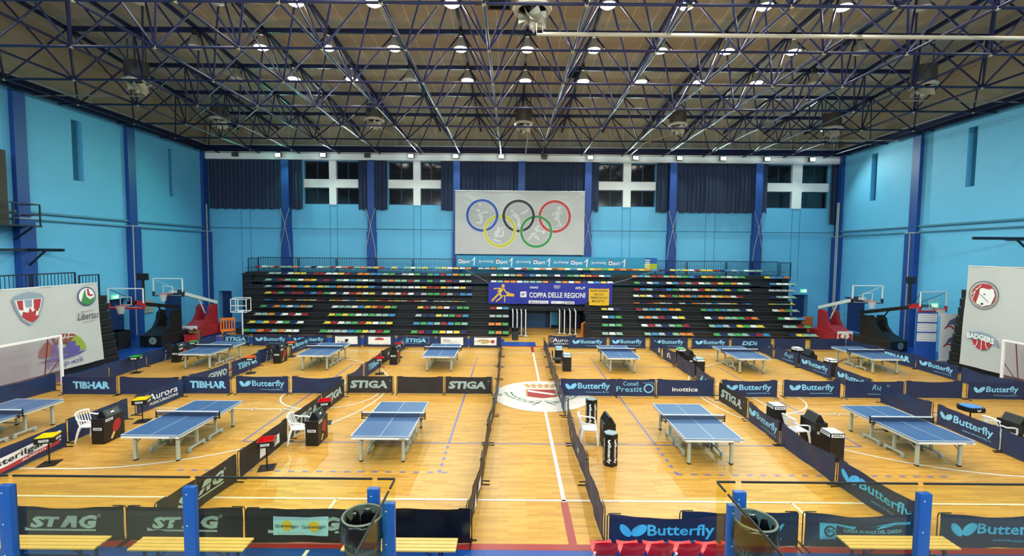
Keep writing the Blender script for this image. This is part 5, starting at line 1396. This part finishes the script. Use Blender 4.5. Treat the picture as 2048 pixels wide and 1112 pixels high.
# white tube frame on a stand
t = thing('tube_frame_stand', 'white tubular cage frame on a stand at the left end of the bleachers', 'stand', (-17.95, 10.4, 0))
b = MB()
for x in (-.5, .45):
    b.tube([(x, -.25, 1.75), (x, -.25, 2.55), (x, .25, 2.6), (x, .25, 1.8)], .025, 6, closed=True)
for y, z in ((-.25, 1.75), (-.25, 2.55), (.25, 2.6), (.25, 1.8), (-.25, 2.15)): b.tube([(-.5, y, z), (.45, y, z)], .025, 6)
b.tube([(-.05, -.25, 1.75), (-.05, -.25, 2.55)], .02, 6); b.build('cage', M_print_white, t)
b = MB(); b.tube([(.05, 0, .04), (.05, 0, 1.78)], .035, 8); b.bar((-.05, -.25, 1.78), (-.05, .25, 1.78), .04); b.bar((.05, -.25, 1.78), (.05, .25, 1.78), .04); b.build('pole', M_print_white, t)
b = MB(); b.box(-.3, .35, -.25, .25, 0, .05); b.build('base', M_black, t)
# boards and roll-up on the right, crates on the left
t = thing('poster_board', 'tall blue board with rows of white printed sheets on the right side', 'board', (20.75, 6.35, 0), -.1)
b = MB(); b.box(-.5, .5, -.02, .02, .05, 2.6); b.build('panel', mat('board_blue', '1E4FA8', .6), t)
for k in range(3):
    b = MB(); z = 1.05 + .52 * k; b.rect(-.47, .47, z, z + .44, lambda u, v: (u, -.024, v), 0)
    for i in range(16): 
        u = -.44 + .055 * i
        for j in range(3): b.line((u, z + .06 + .13 * j), (u + .04, z + .13 + .13 * j), .016, lambda u, v: (u, -.027, v), 1)
    b.build('printed_sheet', [M_print_white, mat('print_slate', '5F7296', .6)], t)
b = MB()
for x in (-.4, .4): b.bar((x, -.2, .025), (x, .25, .025), .05)
b.build('foot', M_greymetal, t)
t = thing('roll_up_banner', 'white roll-up banner with emblems beside the blue poster board', 'banner', (21.75, 6.15, 0), -.1)
b = MB(); b.box(-.42, .42, -.008, .008, .06, 2.55); b.build('sheet', M_print_white, t)
b = MB(); b.box(-.44, .44, -.08, .08, 0, .08); b.build('base', M_greymetal, t)
b = MB(); f = lambda u, v: (u, -.012, v)
for z in (2.1, 1.15):
    b = MB(); b.poly([(-.15, z - .2), (.0, z + .1), (.25, z + .25), (.35, z + .25), (.3, z - .15), (.1, z - .1)], f, 0); b.ring(.0, z - .42, .18, .26, f, 1, 12, .3, 2.8)
    b.build('printed_emblem', [mat('print_slate', '5F7296', .6), M_print_red], t)
def crate(lab, loc, w, d, h, m):
    t = thing('storage_crate', lab, 'crate', loc); b = MB(); b.box(-w / 2, w / 2, -d / 2, d / 2, 0, h, ch=.02); b.build('body', m, t)
    b = MB(); b.box(-w / 2 - .015, w / 2 + .015, -d / 2 - .015, d / 2 + .015, h - .06, h); b.build('rim', m, t)
crate('red crate on the floor beside the left black basketball unit', (-20.62, 9.7, 0), .55, .4, .45, mat('crate_red', 'B4232A', .5))
crate('brown box behind the red crate on the left', (-20.72, 10.15, 0), .45, .35, .62, mat('box_brown', '7A5A38', .7))
crate('dark low cabinet by the near doorway of the left wall', (-23.2, 7.6, 0), .8, .8, 1.0, mat('cabinet_dark', '14161B', .5))
t = thing('notice_board', 'small pale notice board on the left wall behind the basketball unit', 'board', (XL + .06, 11.4, 1.9), PI / 2)
b = MB(); b.box(-.45, .45, -.03, .0, -.4, .4); b.build('panel', mat('notice_grey', '93A8A0', .7), t)
b = MB()
for i in range(5):
    for j in range(3): b.ell(-.3 + .15 * i, -.2 + .18 * j, .03, .04, lambda u, v: (u, -.034, v), 0, 8)
b.build('notice_print', M_print_dark, t)

# ------------------------------------------------------------------ roof ventilators and pipes
M_vent = mat('ventilator_white', 'C9C6B4', .45)
M_drum = mat('ventilator_drum', '4A463C', .6)
def fan(big=False):
    t = thing('roof_ventilator', 'x', 'ventilator')
    b = MB(); b.lathe([(.5, .55), (.52, .6), (.52, 1.35), (.5, 1.4), (.005, 1.4)], n=24); b.build('drum', M_drum, t)
    b = MB(); b.lathe([(.62, .5), (.6, .44), (.5, .4), (.44, .45), (.44, .56), (.58, .56), (.62, .5)], n=24); b.build('ring', M_vent, t)
    for k in range(6):
        a = 2 * PI * k / 6; R = Matrix.Rotation(a, 4, 'Z')
        b = MB()
        def blade(u, v, w=0): return R @ Vector((.06 + .38 * u, (v - .5) * .34 * (1 - .3 * u) + .05 * u, .3 - .34 * (v) * (.6 + .4 * u) + .12 * u * (1 - v) + w))
        cloth(b, 0, 1, 0, 1, blade, 4, 4, th=.012); b.build('blade', M_vent, t, sharp=False)
    b = MB(); b.lathe([(.005, -.12), (.07, -.1), (.09, .1), (.07, .4), (.05, .6)], n=12); b.build('hub', M_vent, t)
    b = MB(); 
    for k in range(3): a = 2 * PI * k / 3; b.tube([(.5 * math.cos(a), .5 * math.sin(a), .5), (.05 * math.cos(a), .05 * math.sin(a), .35)], .012, 5)
    b.tube([(.45, 0, 1.35), (.45, 0, 2.6)], .03, 5); b.tube([(-.45, 0, 1.35), (-.45, 0, 2.6)], .03, 5)
    b.build('hanger', M_drum, t)
    return t
spread(fan(), [(-10.1, 12, 13.45, 0, 'white bladed roof ventilator above the second window cross'), (-.56, 12, 13.3, 0, 'white bladed roof ventilator in the middle of the far row'), (9.3, 12, 13.3, 0, 'white bladed roof ventilator right of the middle in the far row'), (19.15, 12, 13.15, 0, 'white bladed roof ventilator at the right end of the far row'), (-19.98, 12, 13.4, 0, 'white bladed roof ventilator at the left end of the far row'),
   (-19.86, 5.5, 13.35, 0, 'white bladed roof ventilator near the left wall, nearer row'), (19.05, 5.5, 13.5, 0, 'white bladed roof ventilator near the right wall, nearer row'), (-.64, -2.6, 12.75, 0, 'large white bladed roof ventilator nearest the camera, top centre')], 'roof ventilators')
M_pipe = mat('pipe_galvanised', 'B5AC98', .35, .4)
b = MB(); b.tube([(-.5, -2.7, 12.75), (-.5, -2.7, 12.42), (21, -2.7, 12.42)], .045, 8); tag(b.build('ceiling_pipe', M_pipe), 'lower of the two long pale pipes running right from the nearest ventilator', 'pipe', 'pale ceiling pipes')
b = MB(); b.tube([(-.3, -2.55, 12.9), (-.3, -2.55, 12.53), (21, -2.55, 12.53)], .045, 8); tag(b.build('ceiling_pipe', M_pipe), 'upper of the two long pale pipes running right from the nearest ventilator', 'pipe', 'pale ceiling pipes')
for pts, lab in (([(-19.8, 5.3, 13.25), (-19.0, 4.9, 12.95), (-22.5, 4.9, 12.95), (-24.5, 5, 12.95)], 'thin pale pipe from the near left ventilator to the wall'), ([(19.0, 5.3, 13.4), (17.5, 4.9, 13.05), (21.5, 4.9, 13.05), (23.5, 5, 13.05)], 'thin pale pipe from the near right ventilator to the wall'),
                 ([(-.3, 12, 13.2), (-.3, 12.2, 12.7), (-.3, 16.2, 12.75)], 'thin pale pipe under the middle far ventilator'), ([(9.0, 12, 13.2), (7.4, 12.6, 12.8), (7.4, 16.2, 12.8)], 'thin pale pipe bending under the ventilator right of the middle'), ([(-9.6, 12, 13.3), (-7.8, 13.4, 12.8), (-7.8, 16.2, 12.8)], 'thin pale pipe slanting from the ventilator left of the middle'), ([(18.9, 12, 13.0), (17, 11.6, 12.8), (23.3, 11.6, 12.85)], 'thin pale pipe under the right end far ventilator')):
    b = MB(); b.tube(pts, .03, 6); tag(b.build('ceiling_pipe', M_pipe), lab, 'pipe', 'pale ceiling pipes')

for x, y, lab in ((-1.85, 2.4, 'square grey roof vent near the nearest ventilator'), (2.2, 8.6, 'square grey roof vent right of the middle')):
    t = thing('roof_vent', lab, 'vent', (x, y, roof_z(y) - .12), 0, 'square roof vents')
    b = MB()
    for p in ((-.5, .5, -.5, -.42), (-.5, .5, .42, .5), (-.5, -.42, -.42, .42), (.42, .5, -.42, .42)): b.box(*p, -.1, .12)
    b.build('frame', M_drum, t)
    b = MB()
    for k in range(6): b.box(-.42, .42, -.36 + .14 * k, -.3 + .14 * k, -.06, -.02)
    b.box(-.42, .42, -.42, .42, .02, .04); b.build('grille', M_blackmetal, t)

# left wall platform with a dark panel, wall brackets
t = thing('service_platform', 'small dark railed platform high on the left wall at the frame edge', 'platform', (XL, 3.2, 6.55))
b = MB(); b.box(.05, 1.15, -1.5, .9, 0, .07); b.bar((.1, .6, -.6), (1.0, .6, 0), .06); b.bar((.1, -.9, -.6), (1.0, -.9, 0), .06); b.build('deck', M_rail, t)
b = MB()
for z in (.55, 1.05): b.bar((1.1, -1.5, z), (1.1, .85, z), .05); b.bar((1.1, .85, z), (.1, .85, z), .05)
for p in ((1.1, -1.5), (1.1, -.3), (1.1, .85), (.1, .85)): b.bar((p[0], p[1], .05), (p[0], p[1], 1.05), .05)
b.build('railing', M_rail, t)
t = thing('dark_panel', 'tall dark brown panel standing on the left wall platform', 'panel', (XL + .6, 2.2, 6.62))
b = MB(); b.box(-.15, .15, -.9, .85, 0, 3.3, ch=.02); b.build('board', mat('panel_brown', '3A352E', .7), t)
b = MB(); b.bar((-.5, .5, .4), (-.1, .5, .4), .06); b.bar((-.5, .5, 2.8), (-.1, .5, 2.8), .06); b.build('bracket', M_rail, t)
for x0, sx, z, lab in ((XL + .3, 1, 5.48, 'dark horizontal steel bracket on the left wall column'), (XR, -1, 6.43, 'dark horizontal steel bracket on the right wall')):
    t = thing('steel_bracket', lab, 'bracket', (x0, 4.2, z), 0, 'steel wall brackets')
    ln = 1.7 if sx > 0 else 2.9
    b = MB(); b.bar((0, 0, 0), (sx * ln, 0, 0), .09, .14); b.bar((0, 0, -.75), (sx * .8, 0, -.05), .07); b.bar((0, -3.5, 0), (0, 1.2, 0), .09, .12); b.build('arm', M_rail, t)

# ------------------------------------------------------------------ foreground: glass rail, bins, benches, red seats
M_glass = clear('rail_glass', (.97, .97, .82), .12, .03)
M_postblue = mat('post_blue', '1450A0', .35)
M_edge = mat('glass_edge_dark', '101214', .7)
def glass_rail(lab, loc, panels, posts, side_x, side_y):
    t = thing('glass_railing', lab, 'railing', loc, 0, 'glass railings of the tribune')
    for x0, x1 in panels:
        b = MB(); b.box(x0, x1, -.006, .006, .1, 1.1); g = b.build('glass_panel', M_glass, t)
        b = MB(); b.box(x0, x1, -.009, .009, 1.1, 1.118); b.build('edge_trim', M_edge, g)
    y = side_y
    for y0, y1 in ((-.2, -.02), (-2.6, -.26)):
        b = MB(); b.box(side_x - .006, side_x + .006, y0, y1, .1, 1.1); g = b.build('glass_panel', M_glass, t)
        b = MB(); b.box(side_x - .009, side_x + .009, y0, y1, 1.1, 1.118); b.build('edge_trim', M_edge, g)
    for x, y in posts:
        b = MB(); b.box(x - .065, x + .065, y - .075, y - .012, 0, 1.03, ch=.008); b.box(x - .03, x + .03, y - .012, y + .03, .0, 1.0)
        for z in (.25, .6, .95): b.lathe([(.004, .006), (.01, 0)], (0, 0, 0), 8, 1, Matrix.Translation((x - .02, y - .077, z)) @ Matrix.Rotation(PI / 2, 4, 'X'))
        b.build('post', [M_postblue, M_greymetal], t)
L0 = (0, -12.5, 1.95)
glass_rail('left glass railing with blue posts in front of the benches', L0, [(-8.7, -6.72), (-6.66, -4.72), (-4.66, -2.72), (-2.66, -2.47)], [(-6.69, 0), (-4.69, 0), (-2.69, 0), (-2.45, -.28)], -2.47, 0)
glass_rail('right glass railing with blue posts beside the red seats', L0, [(1.06, 1.26), (1.33, 3.26), (3.33, 5.27), (5.34, 7.3)], [(1.29, 0), (3.3, 0), (5.3, 0), (1.1, -.26)], 1.06, 0)
M_bin = mat('bin_olive', '4C5346', .55)
M_bag = mat('bag_black_shiny', '0B0C0F', .18)
def waste(lab, loc, m, rz):
    t = thing('waste_bin', lab, 'waste bin', loc, rz, 'waste bins on the tribune')
    b = MB(); b.lathe([(.005, 0), (.155, 0), (.19, .84), (.2, .86), (.2, .885), (.185, .885), (.175, .84), (.15, .02)], n=32); bk = b.build('bucket', m, t)
    b = MB()
    for k in range(32):
        a = 2 * PI * k / 32
        for j in range(4):
            z = .42 + .09 * j; r = .155 + .035 * z / .84 + .002
            R = Matrix.Rotation(a, 4, 'Z')
            b.add([R @ Vector((r, -.008, z)), R @ Vector((r, .008, z)), R @ Vector((r + .0025, .008, z + .055)), R @ Vector((r + .0025, -.008, z + .055))], [(0, 1, 2, 3)])
    o = b.build('slot', M_dark, bk)
    b = MB(); rr = random.Random(4); n = 40; prof = [(.01, .38), (.12, .36), (.145, .6), (.165, .8), (.19, .89), (.205, .895), (.213, .84), (.218, .76), (.214, .69), (.205, .66)]
    vs = []
    for i, (r, z) in enumerate(prof):
        for k in range(n):
            a = 2 * PI * k / n; w = (.012 * math.sin(a * 9 + i) + .007 * rr.uniform(-1, 1)) * (1 if i not in (0, 4, 5) else .15)
            vs.append(((r + w) * math.cos(a), (r + w) * math.sin(a), z + (.03 * math.sin(a * 3 + 1) if i >= 8 else 0)))
    fs = [(i * n + k, i * n + (k + 1) % n, (i + 1) * n + (k + 1) % n, (i + 1) * n + k) for i in range(len(prof) - 1) for k in range(n)]
    b.add(vs, fs, 0, True); b.build('bag', M_bag, t, sharp=False)
    b = MB(); b.tube([(.198 * math.cos(2 * PI * k / 32), .198 * math.sin(2 * PI * k / 32), .893) for k in range(32)], .011, 6, closed=True); b.build('rim_hoop', mat('bin_rim', '6B7466', .5), t)
waste('olive waste bin with black bag behind the left glass railing', (-2.72, -12.82, 1.95), M_bin, 0)
waste('waste bin with black bag behind the right side glass pane', (1.3, -12.85, 1.95), mat('bin_teal', '3A5A5A', .55), 1)
M_slat = mat('bench_slat_wood', 'D9B566', .4, var=.08, vscale=6)
M_benchleg = mat('bench_leg_blue', '1E2E5E', .4, .2)
def bench(lab, x0, x1, y):
    t = thing('wooden_bench', lab, 'bench', ((x0 + x1) / 2, y, 0), 0, 'wooden benches along the near side'); w = (x1 - x0) / 2
    for k in range(4):
        b = MB(); yy = -.175 + .0925 * k; b.box(-w, w, yy, yy + .075, .42, .45, ch=.006); b.build('slat', M_slat, t)
    for x in (-w * .72, w * .72):
        b = MB()
        for yy in (-.14, .14): b.bar((x, yy, 0), (x, yy, .42), .035)
        b.bar((x, -.16, .405), (x, .16, .405), .035); b.bar((x, -.14, .12), (x, .14, .12), .03); b.build('leg', M_benchleg, t)
    b = MB(); b.bar((-w * .72, 0, .2), (w * .72, 0, .2), .03); b.bar((-w * .3, 0, .4), (-w * .6, 0, .2), .02); b.bar((w * .3, 0, .4), (w * .6, 0, .2), .02); b.build('stretcher', M_benchleg, t)
bench('slatted wooden bench, leftmost of the near side', -10.13, -8.3, -9.73)
bench('slatted wooden bench behind the second glass post from left', -7.72, -5.75, -9.75)
bench('slatted wooden bench partly behind the left waste bin', -4.1, -2.13, -9.71)
bench('slatted wooden bench at the right, in front of the ribbon barrier', 4.76, 6.7, -9.53)
M_redseat = mat('seat_shell_red', 'DA1424', .3)
t = thing('seat_row', 'row of red plastic shell seats on a white frame, seen from behind', 'seats', (1.4, -10.0, 0))
for k in range(6):
    x = -1.0 + .465 * k
    b = MB()
    def shell(u, v, w=0):      # v 0..1 seat front to back, 1..2 up the back
        hw = .2 * (1 - .06 * abs(v - 1)); bow = .05 * (u / .2) ** 2
        xx = x + u * (hw / .2)
        if v <= 1: return (xx, .42 - .40 * v, .45 - .02 * math.sin(PI * v) + bow * .6 - w)
        q = v - 1
        return (xx, .02 - .13 * q - .03 * math.sin(q * 2) + bow * .9 - w, .45 + .34 * q - .03 * (u / .2) ** 2 * q * 1.5)
    cloth(b, -.2, .2, 0, 2, shell, 10, 14, th=.012); b.build('seat', M_redseat, t, sharp=False)
    b = MB(); b.bar((x, .05, .28), (x, .3, .43), .05, .03); b.bar((x, .05, .28), (x, .02, .42), .05, .03); b.build('seat_bracket', M_print_white, t)
b = MB(); b.bar((-1.25, .1, .28), (1.5, .1, .28), .07); b.bar((-1.25, -.12, .5), (1.5, -.12, .5), .03)
for x in (-1.2, .15, 1.45): b.bar((x, .1, 0), (x, .1, .28), .06); b.bar((x, -.2, .02), (x, .45, .02), .06, .04); b.bar((x, .08, .28), (x, -.14, .62), .03)
b.build('frame', M_print_white, t)
